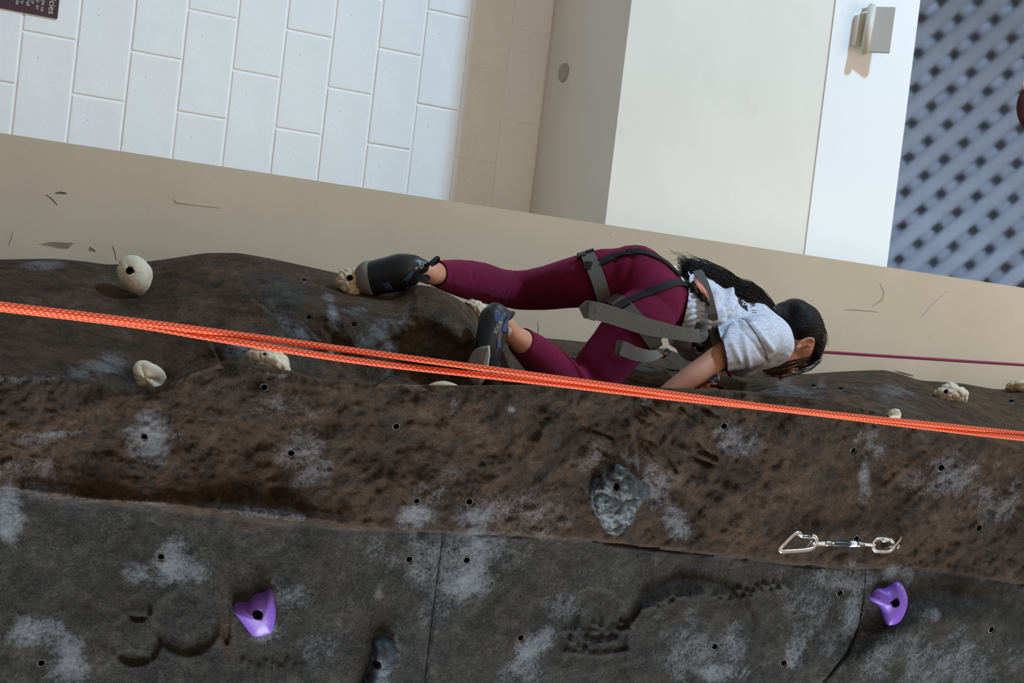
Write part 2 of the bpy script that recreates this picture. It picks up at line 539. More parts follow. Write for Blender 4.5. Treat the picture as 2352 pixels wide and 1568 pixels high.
# lower layer reliefs
dish(430, 1428, 74, 0.013, low)
dish(312, 1468, 58, 0.013, low, 0.25, 1.0)
dish(318, 1396, 30, 0.011, low)
dish(520, 1430, 11, 0.014, low, 0.2, 4.5)
dish(300, 1555, 60, 0.010, low)
for i in range(9):
    ridge([(560 + i * 17, 1518 + (i % 3) * 7), (556 + i * 17, 1575)], 7, 0.007, low)
dish(1588, 1474, 145, -0.016, low, 0.35)
dish(1372, 1412, 66, 0.010, low, 0.3, 0.9, 0.4)
ridge([(1300, 1448), (1380, 1452), (1440, 1446)], 6, 0.008, low)
ridge([(1300, 1498), (1380, 1505), (1440, 1495)], 6, 0.008, low)
ridge([(1440, 1520), (1446, 1440), (1480, 1395), (1545, 1366), (1600, 1372)], 7, 0.012, low)
ridge([(1710, 1380), (1735, 1440), (1725, 1520), (1690, 1568)], 7, 0.010, low)
for i in range(64):
    if i < 22: x, y = 1478 + i * 6.5, 1402 - i * 2.1 + random.uniform(-7, 7)
    elif i < 46: x, y = 1640 + (i - 22) * 7.6, 1372 - (i - 22) * 1.2 + random.uniform(-12, 12)
    else: x, y = random.uniform(1305, 1430), random.choice((1437, 1474, 1488)) + random.uniform(-6, 6)
    ridge([(x, y), (x + 1, y)], random.uniform(4.0, 6.0), random.uniform(0.008, 0.014), low)
ridge([(1905, 1550), (2100, 1440), (2300, 1400), (2400, 1400)], 60, 0.02, low)

HOLES = [(697, 645), (709, 729), (812, 745), (607, 889), (331, 1002), (669, 1040), (910, 979), (957, 1150), (1078, 1152),
         (1663, 978), (1960, 1034), (2162, 1074), (2249, 1212), (1967, 1237), (370, 1278), (940, 1284), (1072, 1286), (1929, 1362),
         (2277, 1445), (1196, 1464), (1642, 1484), (1800, 1522), (95, 1522), (1868, 888), (1931, 895), (2322, 924), (1312, 826)]
PYd2 = PYd - H
hole_r = np.where(PY < f_rdg(PX), 6.0, 8.0)
for (x, y) in HOLES:
    left_side = y < float(f_rdg(np.array([x]))[0])
    d = np.hypot(PX - x, PY - y)
    mk = leftf if left_side else near
    PYd2 = PYd2 + np.where((d < (5.0 if left_side else 6.5)) & (mk > 0.5), 0.04, 0.0)
V = np_at(PX, PY, PYd2).reshape(-1, 3)
idx = np.arange(nr * nc).reshape(nr, nc)
quads = np.stack([idx[:-1, :-1], idx[1:, :-1], idx[1:, 1:], idx[:-1, 1:]], -1).reshape(-1, 4)
me = bpy.data.meshes.new('climbing_wall')
me.vertices.add(len(V)); me.vertices.foreach_set('co', V.ravel())
me.loops.add(quads.size); me.loops.foreach_set('vertex_index', quads.ravel())
me.polygons.add(len(quads)); me.polygons.foreach_set('loop_start', np.arange(0, quads.size, 4)); me.polygons.foreach_set('loop_total', np.full(len(quads), 4))
me.polygons.foreach_set('use_smooth', np.ones(len(quads), bool))
me.update(); me.validate()

# painted colour zones and chalk of the wall; light painted into the left face
chalk = np.zeros(PX.shape); grey = np.zeros(PX.shape); rust = np.zeros(PX.shape)
wob = fbm(base * 14.0, 3, 71) * 0.45
def blot(arr, x, y, rx, ry, rot, s):
    c, sn = math.cos(math.radians(rot)), math.sin(math.radians(rot))
    dx, dy = PX - x, PY - y
    d = np.hypot((dx * c + dy * sn) / rx, (-dx * sn + dy * c) / ry)
    np.maximum(arr, s * np.clip((1.35 - d + 1.3 * wob) * 0.8, 0, 1), out=arr)
for a in [(345, 985, 45, 60, 15, .75), (335, 1045, 40, 22, 0, .8), (60, 1010, 70, 30, -5, .4), (120, 1000, 90, 10, -6, .6), (20, 1200, 30, 80, 0, .75),
          (40, 1075, 60, 40, 0, .45), (215, 840, 55, 26, -10, .55), (100, 606, 45, 10, 0, .55), (400, 1300, 60, 55, 30, .75), (330, 1320, 50, 25, 20, .55),
          (150, 1490, 50, 70, -20, .8), (60, 1450, 50, 35, 0, .6), (700, 1030, 60, 40, 10, .35), (730, 1080, 50, 20, -30, .4), (640, 930, 70, 30, 0, .3),
          (960, 1182, 48, 26, 0, .85), (1090, 1185, 60, 26, 0, .6), (1015, 1130, 90, 45, 0, .35), (1100, 1270, 42, 75, 10, .85), (1075, 1340, 60, 30, 0, .7),
          (960, 1300, 40, 30, 0, .4), (1240, 1480, 60, 50, -20, .6), (1210, 1540, 60, 40, 0, .45), (1290, 1400, 50, 40, 0, .3), (1690, 995, 60, 40, 30, .45),
          (1545, 1205, 36, 34, 0, .7), (1510, 1130, 24, 40, 0, .4), (1985, 1080, 14, 80, 2, .55), (2010, 1030, 40, 45, 0, .45), (2170, 1100, 70, 50, 0, .45),
          (2290, 1150, 70, 60, 0, .35), (1930, 1330, 60, 40, 0, .6), (1960, 1400, 24, 60, 0, .5), (2060, 1320, 26, 24, 0, .7), (2140, 1410, 30, 20, 0, .45),
          (1840, 1490, 24, 60, 25, .55), (2150, 1500, 160, 60, -10, .40), (1690, 1470, 24, 50, 0, .4), (1660, 1545, 50, 20, 0, .6), (2040, 895, 60, 14, 10, .5),
          (620, 1450, 40, 30, 0, .45), (660, 1370, 60, 40, 0, .3), (760, 1490, 60, 50, 0, .25), (900, 1500, 30, 60, 10, .4), (870, 1360, 12, 30, 10, .35),
          (765, 720, 14, 42, -12, .85), (870, 770, 62, 26, -28, .75), (890, 795, 18, 22, 0, .8), (810, 710, 40, 12, 0, .5), (700, 770, 60, 14, 35, .6),
          (760, 808, 22, 8, 0, .9), (650, 790, 60, 14, 10, .55), (925, 735, 14, 45, 30, .45), (560, 800, 30, 30, 0, .35), (1800, 885, 26, 16, 0, .7),
          (1885, 880, 16, 22, 20, .5), (1820, 900, 60, 14, 8, .55), (1440, 1075, 90, 60, 20, .3), (345, 640, 18, 14, 0, .3), (1475, 905, 20, 40, 0, .4),
          (1040, 915, 14, 40, 0, .45), (1175, 940, 14, 8, 0, .7), (330, 880, 70, 8, -2, .4), (60, 870, 80, 10, 0, .45), (640, 862, 50, 8, 8, .4), (300, 1152, 220, 9, 4, .35), (620, 1180, 160, 9, 6, .35), (1580, 1490, 110, 80, 0, .28), (2180, 1530, 200, 60, -8, .35), (1020, 1300, 160, 110, 0, .30), (1900, 1400, 110, 110, 0, .25), (1150, 1180, 160, 50, 0, .28)]:
    blot(chalk, *a)
for a in [(650, 690, 85, 46, 30, 1), (600, 800, 110, 42, 18, 1), (700, 760, 70, 40, 35, .8), (830, 760, 120, 60, 0, .55), (940, 840, 120, 40, 0, .7), (1000, 760, 90, 70, 30, .5),
          (1560, 825, 60, 22, 10, 1), (1640, 870, 70, 20, 20, .9), (2060, 930, 130, 44, 30, .45), (1850, 900, 90, 30, 0, .4), (200, 860, 200, 20, 0, .4), (1470, 850, 60, 30, 0, .5)]:
    blot(grey, *a)
for a in [(250, 1110, 250, 40, 4, .9), (520, 1170, 250, 40, 6, .8), (850, 1180, 120, 30, 0, .9), (1330, 1200, 120, 40, 0, .9), (1450, 1210, 90, 40, 10, .8),
          (1560, 980, 110, 60, 20, .7), (1750, 1080, 140, 80, 0, .7), (1800, 1250, 260, 36, 4, .9), (2250, 1290, 140, 30, 8, 1), (1350, 960, 60, 50, 0, .5),
          (420, 760, 160, 60, 0, .7), (480, 640, 90, 50, 0, .7), (520, 840, 80, 30, 0, .6), (520, 1420, 24, 80, 0, .9), (830, 1480, 40, 70, 0, .4), (960, 700, 90, 30, 10, .5),
          (1000, 960, 160, 60, 0, .35), (300, 900, 100, 10, 0, .5)]:
    blot(rust, *a)
grey = np.maximum(grey, low)
rust = np.maximum(rust, 0.35 * near * (1 - low))
pale = leftf * (0.55 + 0.45 * np.clip((PX - 450) / 250.0, 0, 1))  # light put into the colour: lifts the dim left face
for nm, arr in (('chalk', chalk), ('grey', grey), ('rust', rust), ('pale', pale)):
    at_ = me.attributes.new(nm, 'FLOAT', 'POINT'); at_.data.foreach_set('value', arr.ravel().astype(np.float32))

def rock_material():
    t = NT('sculpted_rock', 0.88, 0.10)
    co = t.coord()
    n0 = t.noise(2.6, 5, 0.6, co, 0.6)
    n1 = t.noise(9, 9, 0.70, co, 0.5)
    n2 = t.noise(32, 8, 0.72, co, 0.25)
    n3 = t.noise(120, 6, 0.72, co)
    n4 = t.noise(430, 4, 0.7, co)
    vo = t.n('ShaderNodeTexVoronoi', Scale=170.0); t.l(co, vo.inputs['Vector'])
    grain = t.math('ADD', t.math('MULTIPLY', n3, 0.55), t.math('MULTIPLY', n4, 0.45))
    mixn = t.math('ADD', t.math('MULTIPLY', n1, 0.38), t.math('ADD', t.math('MULTIPLY', n2, 0.37), t.math('MULTIPLY', grain, 0.25)))
    brown = t.ramp(mixn, [(0.34, (0.012, 0.009, 0.007)), (0.45, (0.031, 0.022, 0.0155)), (0.54, (0.059, 0.041, 0.028)), (0.66, (0.122, 0.088, 0.061))])
    mixg = t.math('ADD', t.math('MULTIPLY', n1, 0.30), t.math('ADD', t.math('MULTIPLY', n2, 0.30), t.math('MULTIPLY', grain, 0.40)))
    greyc = t.ramp(mixg, [(0.36, (0.008, 0.008, 0.0075)), (0.46, (0.022, 0.0215, 0.020)), (0.54, (0.046, 0.044, 0.040)), (0.66, (0.120, 0.113, 0.100))])
    rustc = t.ramp(mixn, [(0.38, (0.026, 0.014, 0.009)), (0.60, (0.100, 0.054, 0.027))])
    gm = t.math('ADD', t.attr('grey'), t.math('MULTIPLY', t.math('SUBTRACT', n1, 0.50), 1.3))
    c = t.mix(t.ramp(gm, [(0.10, 0.0), (0.60, 1.0)]), brown, greyc)
    rm = t.math('MULTIPLY', t.attr('rust'), t.ramp(n1, [(0.40, 0.0), (0.58, 1.0)]))
    c = t.mix(t.math('MULTIPLY', rm, 0.7), c, rustc)
    c = t.mix(t.ramp(n0, [(0.32, 0.35), (0.50, 0.0)]), c, (0.024, 0.020, 0.017))
    # pits and pale grit
    c = t.mix(t.ramp(n3, [(0.34, 0.8), (0.43, 0.0)]), c, (0.013, 0.011, 0.014))
    c = t.mix(t.ramp(n4, [(0.58, 0.0), (0.72, 0.6)]), c, (0.22, 0.20, 0.175))
    c = t.mix(t.attr('pale'), c, t.mix(1.0, c, (1.75, 1.58, 1.42), 'MULTIPLY'))  # left face's colour brightened in place of light
    # chalk: dust clinging to the raised grain
    ca = t.attr('chalk')
    var = t.math('ADD', t.math('MULTIPLY', t.math('SUBTRACT', n2, 0.5), 1.3), t.math('ADD', t.math('MULTIPLY', t.math('SUBTRACT', n1, 0.5), 1.2), t.math('MULTIPLY', t.math('SUBTRACT', grain, 0.5), 3.0)))
    m1 = t.ramp(t.math('ADD', ca, t.math('MULTIPLY', var, t.ramp(ca, [(0.0, 0.0), (0.25, 0.75)]))), [(0.12, 0.0), (1.25, 0.66)])
    c = t.mix(m1, c, (0.31, 0.33, 0.365))
    stray = t.math('MULTIPLY', t.ramp(t.noise(42, 5, 0.8, co), [(0.66, 0.0), (0.74, 0.6)]), t.ramp(t.noise(6, 3, 0.5, co), [(0.50, 0.0), (0.60, 0.9)]))
    c = t.mix(stray, c, (0.42, 0.42, 0.42))
    t.color(c)
    h = t.math('ADD', t.math('MULTIPLY', n2, 0.9), t.math('ADD', t.math('MULTIPLY', n3, 0.8), t.math('ADD', t.math('MULTIPLY', n4, 0.35), t.math('MULTIPLY', n1, 0.8))))
    t.bump(h, 0.7, 0.012)
    return t.m
M['rock'] = rock_material()
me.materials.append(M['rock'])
rock = bpy.data.objects.new('climbing_wall', me)
link(rock)
tag(rock, 'large brown and grey sculpted rock climbing wall dusted with chalk', 'climbing wall')
VL = V.tolist()
rock_bvh = BVHTree.FromPolygons(VL, quads.tolist())
def hit(px, py):
    d = ray(px, py).normalized()
    loc, nrm, i, dist = rock_bvh.ray_cast(CAM, d)
    if loc is None: return None
    if nrm.dot(d) > 0: nrm = -nrm
    return loc, nrm
def smooth_normal(px, py, r=14):
    n = Vector()
    for a in range(12):
        h_ = hit(px + r * math.cos(a * math.pi / 6), py + r * math.sin(a * math.pi / 6))
        if h_: n += h_[1]
    return n.normalized()

# seams between the wall panels: dark gaps
M['seam'] = simple('dark_panel_gap', (0.012, 0.011, 0.014), 0.9, 0.05)
def seam(pts, w):
    v, f = [], []
    P = [Vector((x, y, 0)) for x, y in pts]
    Q = smooth_path(P, 10)
    for i, p in enumerate(Q):
        a, b = Q[max(i - 1, 0)], Q[min(i + 1, len(Q) - 1)]
        t_ = (b - a).normalized(); ww = w * (0.6 + 0.5 * mnoise.noise(p * 0.05))
        for s_ in (-1, 1):
            h_ = hit(p.x - t_.y * ww * s_ * 0.5, p.y + t_.x * ww * s_ * 0.5)
            if h_ is None: return
            v.append(h_[0] + h_[1] * 0.0012)
        if i: k = 2 * i; f.append((k - 2, k - 1, k + 1, k))
    o = mesh_obj('panel_seam', v, f, M['seam'], rock, False)
    md = o.modifiers.new('thickness', 'SOLIDIFY'); md.thickness = 0.002; md.offset = 0
seam([(1018, 1224), (1008, 1300), (995, 1400), (980, 1520), (976, 1567)], 2.6)
seam([(1988, 1310), (1984, 1370), (1972, 1440), (1945, 1500), (1915, 1540), (1890, 1566)], 3.6)
seam([(1360, 1243), (1500, 1262), (1640, 1276)], 1.6)

# bolt holes: a sleeve set in the wall
M['hole_rim'] = simple('worn_hole_rim', (0.13, 0.12, 0.105), 0.7, 0.3, var=0.3, scale=150)
M['hole_in'] = simple('bolt_hole_inside', (0.010, 0.009, 0.008), 0.8, 0.05)
def ring_mesh(name, prof, n=20, mats=(), matsplit=0):
    "lathe around +Z of (r, z, material)"
    verts, faces, mi = [], [], []
    for r, z in prof:
        for k in range(n):
            a = 2 * math.pi * k / n
            verts.append((r * math.cos(a), r * math.sin(a), z))
    for i in range(len(prof) - 1):
        for k in range(n):
            faces.append((i * n + k, i * n + (k + 1) % n, (i + 1) * n + (k + 1) % n, (i + 1) * n + k))
            mi.append(0 if i < matsplit else 1)
    faces.append(tuple(range((len(prof) - 1) * n, len(prof) * n))); mi.append(1 if len(mats) > 1 else 0)
    m = bpy.data.meshes.new(name)
    m.from_pydata(verts, [], faces)
    for x in mats: m.materials.append(x)
    m.polygons.foreach_set('material_index', mi)
    m.polygons.foreach_set('use_smooth', [i < n * 3 for i in range(len(m.polygons))])
    m.update()
    return m
hole_me = ring_mesh('bolt_hole', [(1.55, -0.6), (1.27, 0.0), (1.15, 0.05), (1.05, 0.0), (0.98, -0.3), (0.95, -2.2), (0.5, -2.4)], 20, (M['hole_rim'], M['hole_in']), 3)
hole_list = []
for (x, y) in HOLES:
    h0 = [hit(x + 15 * math.cos(a), y + 15 * math.sin(a)) for a in np.linspace(0, 6.28, 10)]
    h0 = [q for q in h0 if q]
    nrm = sum((q[1] for q in h0), Vector()).normalized()
    loc = sum((q[0] for q in h0), Vector()) / len(h0)
    dpt = (loc - CAM).length
    left_side = y < float(f_rdg(np.array([x]))[0])
    loc = CAM + ray(x, y) * ((loc - CAM).dot(nrm) / ray(x, y).dot(nrm))
    r = (5.4 if left_side else 7.0) * dpt / F_PX
    o = bpy.data.objects.new('bolt_hole', hole_me)
    o.matrix_world = Matrix.Translation(loc + nrm * 0.0005) @ nrm.to_track_quat('Z', 'Y').to_matrix().to_4x4() @ Matrix.Scale(r, 4)
    link(o, rock)

# ------------------------------------------------------------------ image-space directions as world vectors
IM_R = UP * cr - RT * sr            # photo right (world up)
IM_D = UP * sr + RT * cr            # photo down (world right)
def ndir(ix, iy, c):
    return (IM_R * ix + IM_D * iy - FWD * c).normalized()

# ------------------------------------------------------------------ wall light on the white trim
M['fix'] = simple('beige_metal', (0.66, 0.62, 0.54), 0.45, 0.4)
M['fix_panel'] = simple('grey_lamp_panel', (0.42, 0.39, 0.35), 0.5, 0.4, var=0.06, scale=200)
fx_root = empty('wall_light', at(1966, 72, YB - 0.008))
tag(fx_root, 'beige tilting wall light on the white trim strip', 'wall light')
Yf = YB - 0.085
prism('mount_box', [at(1970, 34, YB - 0.05), at(1992, 28, YB - 0.05), at(1984, 110, YB - 0.05), at(1962, 104, YB - 0.05)], WN, 0.045, M['fix'], fx_root, 0.003)
tube('hinge_bar', [at(2003.5, 13, Yf), at(1985, 123, Yf)], 0.0185, M['fix'], fx_root, 24)
for (a, b) in ((10, 13), (123, 126)):
    t_ = (a - 13) / 110.0
    tube('end_cap', [at(2003.5 - 18.5 * (a - 13) / 110.0, a, Yf), at(2003.5 - 18.5 * (b - 13) / 110.0, b, Yf)], 0.012, M['fix'], fx_root, 16)
prism('lamp_panel', [at(2008, 15, Yf), at(2057, 16, Yf - 0.035), at(2043, 121, Yf - 0.035), at(1992, 119, Yf)], ndir(-0.3, 0, 1), 0.022, M['fix_panel'], fx_root, 0.002)
prism('side_arm', [at(1978, 20, YB - 0.02), at(2003, 14, Yf), at(2003, 20, Yf), at(1978, 26, YB - 0.02)], ndir(0, -1, 0.2), 0.006, M['fix'], fx_root)

# ------------------------------------------------------------------ policy sign on the block wall
M['sign'] = simple('maroon_sign', (0.055, 0.022, 0.034), 0.45, 0.4)
M['sign_txt'] = simple('cream_print', (0.62, 0.60, 0.55), 0.6, 0.2)
def on_block(px, py, off=0.012):
    return at_plane(px, py, W0 + WN * off, WN)
sg_root = empty('policy_sign', on_block(60, 20, 0.006))
tag(sg_root, 'dark maroon policies sign with cream lettering on the white block wall', 'sign')
tr = on_block(132, 43)
zt = tr.z
wS_, hS_ = 0.62, 0.75
prism('sign_board', [tr, tr - WT * wS_, tr - WT * wS_ - Vector((0, 0, hS_)), tr - Vector((0, 0, hS_))], WN, 0.010, M['sign'], sg_root, 0.001)
def text_mesh(name, body, size, mat, parent, origin, xdir, ydir, extrude=0.0006, align='LEFT', shear=0.0):
    cu = bpy.data.curves.new(name, 'FONT')
    cu.body, cu.size, cu.extrude, cu.align_x, cu.shear = body, size, extrude, align, shear
    o = bpy.data.objects.new(name + '_tmp', cu)
    C.objects.link(o)
    dg = bpy.context.evaluated_depsgraph_get()
    me_ = bpy.data.meshes.new_from_object(o.evaluated_get(dg))
    bpy.data.objects.remove(o); bpy.data.curves.remove(cu)
    x, y = Vector(xdir).normalized(), Vector(ydir).normalized()
    z = x.cross(y).normalized(); y = z.cross(x)
    mt = Matrix(((x.x, y.x, z.x, origin[0]), (x.y, y.y, z.y, origin[1]), (x.z, y.z, z.z, origin[2]), (0, 0, 0, 1)))
    me_.transform(mt)
    me_.materials.clear(); me_.materials.append(mat)
    ob = bpy.data.objects.new(name, me_)
    return link(ob, parent)
UPZ = Vector((0, 0, 1))
for body, px, py, size in (('Policies', 111, 32, 0.034), ('right to', 93, 26, 0.020), ('ntly, or', 82, 22, 0.020), ('for', 71, 9, 0.020),
                           ('Wall', 60, 13, 0.020), ('ry', 47, 8, 0.020), ('as', 36, 10, 0.020)):
    text_mesh('lettering', body, size, M['sign_txt'], sg_root, on_block(px, py, 0.0125), WT, UPZ, 0.0006, 'RIGHT')

# ------------------------------------------------------------------ high lattice seen above the trim
LC = CAM + ray(2230, 330).normalized() * 13.0
LN = -ray(2230, 330).normalized()
LX = RT - LN * RT.dot(LN); LX.normalize()
LY = LN.cross(LX).normalized()
M['lat_back'] = simple('dark_roof_deck', (0.25, 0.29, 0.33), 0.8, 0.2)
M['slat'] = simple('blue_grey_slat', (0.60, 0.70, 0.86), 0.7, 0.2, var=0.15, scale=1.2)
def lat(a, b, off=0.0):
    return LC + LX * a + LY * b + LN * off
roof = prism('ceiling', [lat(-2.6, -3.2, -0.16), lat(2.6, -3.2, -0.16), lat(2.6, 3.2, -0.16), lat(-2.6, 3.2, -0.16)], LN, 0.1, M['lat_back'])
tag(roof, kind='structure')
def slat_mesh(w, th, L):
    verts, faces = [], []
    n = 8
    for e in (-L / 2, L / 2):
        for k in range(n + 1):
            a = math.pi * k / n
            verts.append((e, -w / 2 * math.cos(a), th * math.sin(a) ** 0.8))
    for k in range(n):
        faces.append((k, n + 1 + k, n + 2 + k, k + 1))
    faces.append((0, n, 2 * n + 1, n + 1))
    faces.append(tuple(range(n + 1))[::-1]); faces.append(tuple(range(n + 1, 2 * n + 2)))
    m = bpy.data.meshes.new('slat'); m.from_pydata(verts, [], faces)
    m.polygons.foreach_set('use_smooth', [True] * len(m.polygons)); m.materials.append(M['slat']); m.update()
    return m
pitch_l = 75.0 * 13.0 / F_PX / math.sqrt(2)
slat_me = slat_mesh(pitch_l * 0.66, 0.05, 9.0)
for s_, off in ((1, -0.10), (-1, -0.05)):
    dirv = (LX + LY * s_).normalized(); per = LN.cross(dirv)
    for k in range(-15, 16):
        p = lat(0, 0, off) + per * (k * pitch_l + (0.3 * pitch_l))
        # trim the length to the roof rectangle
        lo, hi = -9, 9
        q = p - lat(0, 0, off)
        for ax, lim in ((LX, 2.55), (LY, 3.15)):
            d_ = dirv.dot(ax); c_ = q.dot(ax)
            t0, t1 = sorted(((-lim - c_) / d_, (lim - c_) / d_))
            lo, hi = max(lo, t0), min(hi, t1)
        if hi - lo < 0.1: continue
        o = bpy.data.objects.new('slat', slat_me)
        cpt = p + dirv * (lo + hi) / 2
        o.matrix_world = Matrix(((dirv.x, per.x, LN.x, cpt.x), (dirv.y, per.y, LN.y, cpt.y), (dirv.z, per.z, LN.z, cpt.z), (0, 0, 0, 1))) @ Matrix.Diagonal(((hi - lo) / 9.0, 1, 1, 1))
        link(o, roof)

# frosted glazing below the lattice
def frosted():
    t = NT('frosted_glazing', 0.30, 0.3); t.color((0.93, 0.96, 1.0))
    t.bsdf.inputs['Transmission Weight'].default_value = 1.0
    t.bsdf.inputs['IOR'].default_value = 1.25
    return t.m
M['frost'] = frosted()
pane = prism('window_1', [lat(-2.7, -3.3, 0.30), lat(2.7, -3.3, 0.30), lat(2.7, 3.3, 0.30), lat(-2.7, 3.3, 0.30)], LN, 0.01, M['frost'])
tag(pane, kind='structure')

# rounded maroon bundle reaching in at the frame edge
M['bundle'] = simple('maroon_cloth', (0.09, 0.035, 0.05), 0.8, 0.2, var=0.4, scale=14)
M['bundle_tip'] = simple('pale_strap', (0.55, 0.42, 0.40), 0.7, 0.2)
bp = at(2378, 250, 6.4)
bn = empty('hanging_bag', bp); tag(bn, 'rounded dark maroon bag at the photo edge before the blue lattice', 'bag')
pb = [at(2372, 196, 6.4), at(2366, 215, 6.4), at(2363, 240, 6.4), at(2366, 268, 6.4), at(2374, 290, 6.4), at(2384, 306, 6.4)]
pb = smooth_path(pb, 5); nb = len(pb)
tube('bag_body', pb, [0.075 * max(0.25, math.sin(math.pi * (0.12 + 0.80 * i / (nb - 1)))) for i in range(nb)], M['bundle'], bn, 16)
tube('strap', [at(2350, 188, 6.38), at(2352, 200, 6.38), at(2362, 212, 6.38)], [0.010, 0.014, 0.012], M['bundle_tip'], bn, 10)
tube('hanging_cord', [at(2376, 205, 6.4), at(2640, 215, 6.4)], 0.006, M['bundle'], bn, 8)

# ------------------------------------------------------------------ scuffs on the side wall
M['scuff'] = simple('rubber_scuff', (0.13, 0.13, 0.12), 0.8, 0.1, var=0.5, scale=400)
M['scuff_light'] = simple('faint_scuff', (0.44, 0.40, 0.33), 0.8, 0.1, var=0.2, scale=300)
def on_side(px, py, off=0.0006):
    return at_plane(px, py, C0 + CN * off, CN)
def scuff(pts, ws, mat=None):
    v, f = [], []
    for i, (x, y) in enumerate(pts):
        x0, y0 = pts[max(i - 1, 0)]; x1, y1 = pts[min(i + 1, len(pts) - 1)]
        L = math.hypot(x1 - x0, y1 - y0); nx, ny = -(y1 - y0) / L, (x1 - x0) / L
        w = ws[i] / 2
        for off in (0.0002, 0.0009):
            v.append(on_side(x + nx * w, y + ny * w, off)); v.append(on_side(x - nx * w, y - ny * w, off))
    for i in range(len(pts) - 1):
        a, b = i * 4, i * 4 + 4
        f += [(a + 2, a + 3, b + 3, b + 2), (a, b, b + 1, a + 1), (a, a + 2, b + 2, b), (a + 1, b + 1, b + 3, a + 3)]
    mesh_obj('scuff_mark', v, f, mat or M['scuff'], side, False)
scuff([(128, 443), (140, 442), (153, 444)], [2, 5, 3])
scuff([(106, 446), (120, 457), (132, 471)], [1, 2, 1])
for k in range(7):
    y = 556 + k * 2.1
    scuff([(88 + abs(k - 2) * 11, y), (128, y - 0.5), (150 + k, y + 1.5), (170 - k * 2, y + 1)], [0.4, 0.9, 1.3, 0.5], M['scuff'] if k % 2 else M['scuff_light'])
scuff([(206, 567), (214, 573), (220, 578)], [1.5, 3, 1]); scuff([(204, 571), (211, 576)], [1, 2])
scuff([(20, 565), (26, 548), (30, 533)], [1, 2, 1], M['scuff_light'])
scuff([(259, 565), (264, 580), (267, 596)], [1, 1.4, 1])
scuff([(398, 456), (405, 465), (450, 471), (506, 477)], [1, 2.5, 1.2, 0.8], M['scuff_light'])
scuff([(1942, 711), (1960, 711), (1990, 713), (2016, 716)], [0.8, 2.5, 2.2, 0.8], M['scuff_light'])
scuff([(2022, 650), (2031, 672), (2026, 688), (2005, 702)], [0.8, 3.5, 6, 2], wall_paint('smear', (0.55, 0.48, 0.39)))
scuff([(2056, 851), (2075, 857), (2098, 863)], [1, 3.5, 2])
scuff([(1236, 738), (1237, 755), (1237, 770)], [0.8, 1.6, 0.8], M['scuff_light'])
scuff([(2115, 730), (2140, 700), (2175, 668)], [0.8, 1.2, 0.8], M['scuff_light'])
scuff([(1402, 538), (1406, 540)], [2.5, 2], M['strip'])

# ------------------------------------------------------------------ holds
def speckle(name, col, dark, thr=0.62, rough=0.55, scale=260, spec=0.35):
    t = NT(name, rough, spec)
    co = t.coord()
    c = t.ramp(t.noise(9, 4, 0.6, co), [(0.3, tuple(x * 0.85 for x in col)), (0.7, tuple(min(1, x * 1.12) for x in col))])
    sp = t.noise(scale, 2, 0.5, co)
    zone = t.ramp(t.noise(16, 3, 0.5, co), [(0.42, 0.0), (0.6, 1.0)])
    c = t.mix(t.math('MULTIPLY', t.ramp(sp, [(thr, 0.0), (thr + 0.05, 0.9)]), zone), c, dark)
    t.color(c)
    t.bump(t.noise(500, 3, 0.6, co), 0.15, 0.001)
    return t.m
M['cream'] = speckle('cream_resin', (0.62, 0.53, 0.40), (0.46, 0.34, 0.22), 0.66, 0.6, 60, 0.25)
M['cream2'] = speckle('worn_cream_resin', (0.62, 0.50, 0.35), (0.42, 0.22, 0.09), 0.58, 0.6, 40, 0.25)
M['purple'] = speckle('purple_resin', (0.175, 0.075, 0.42), (0.02, 0.012, 0.04), 0.56, 0.45, 420, 0.4)
def slate(name, base, edge):
    t = NT(name, 0.55, 0.35)
    co = t.coord()
    n = t.noise(22, 6, 0.65, co, 0.8)
    c = t.ramp(n, [(0.32, tuple(x * 0.35 for x in base)), (0.5, base), (0.72, edge)])
    t.color(c); t.bump(t.noise(45, 6, 0.65, co), 0.6, 0.006)
    return t.m
M['slate'] = slate('grey_slate_resin', (0.030, 0.036, 0.040), (0.13, 0.15, 0.168))
M['navy'] = slate('dark_blue_resin', (0.014, 0.019, 0.026), (0.075, 0.10, 0.135))
M['socket'] = simple('socket_steel', (0.03, 0.03, 0.03), 0.4, 0.5, 0.6)
socket_me = ring_mesh('bolt_socket', [(1.18, -0.5), (1.15, 0.10), (1.0, 0.12), (0.95, -0.5), (0.9, -1.0), (0.6, -1.0), (0.5, -0.9), (0.42, -1.2)], 18, (M['hole_in'],), 9)
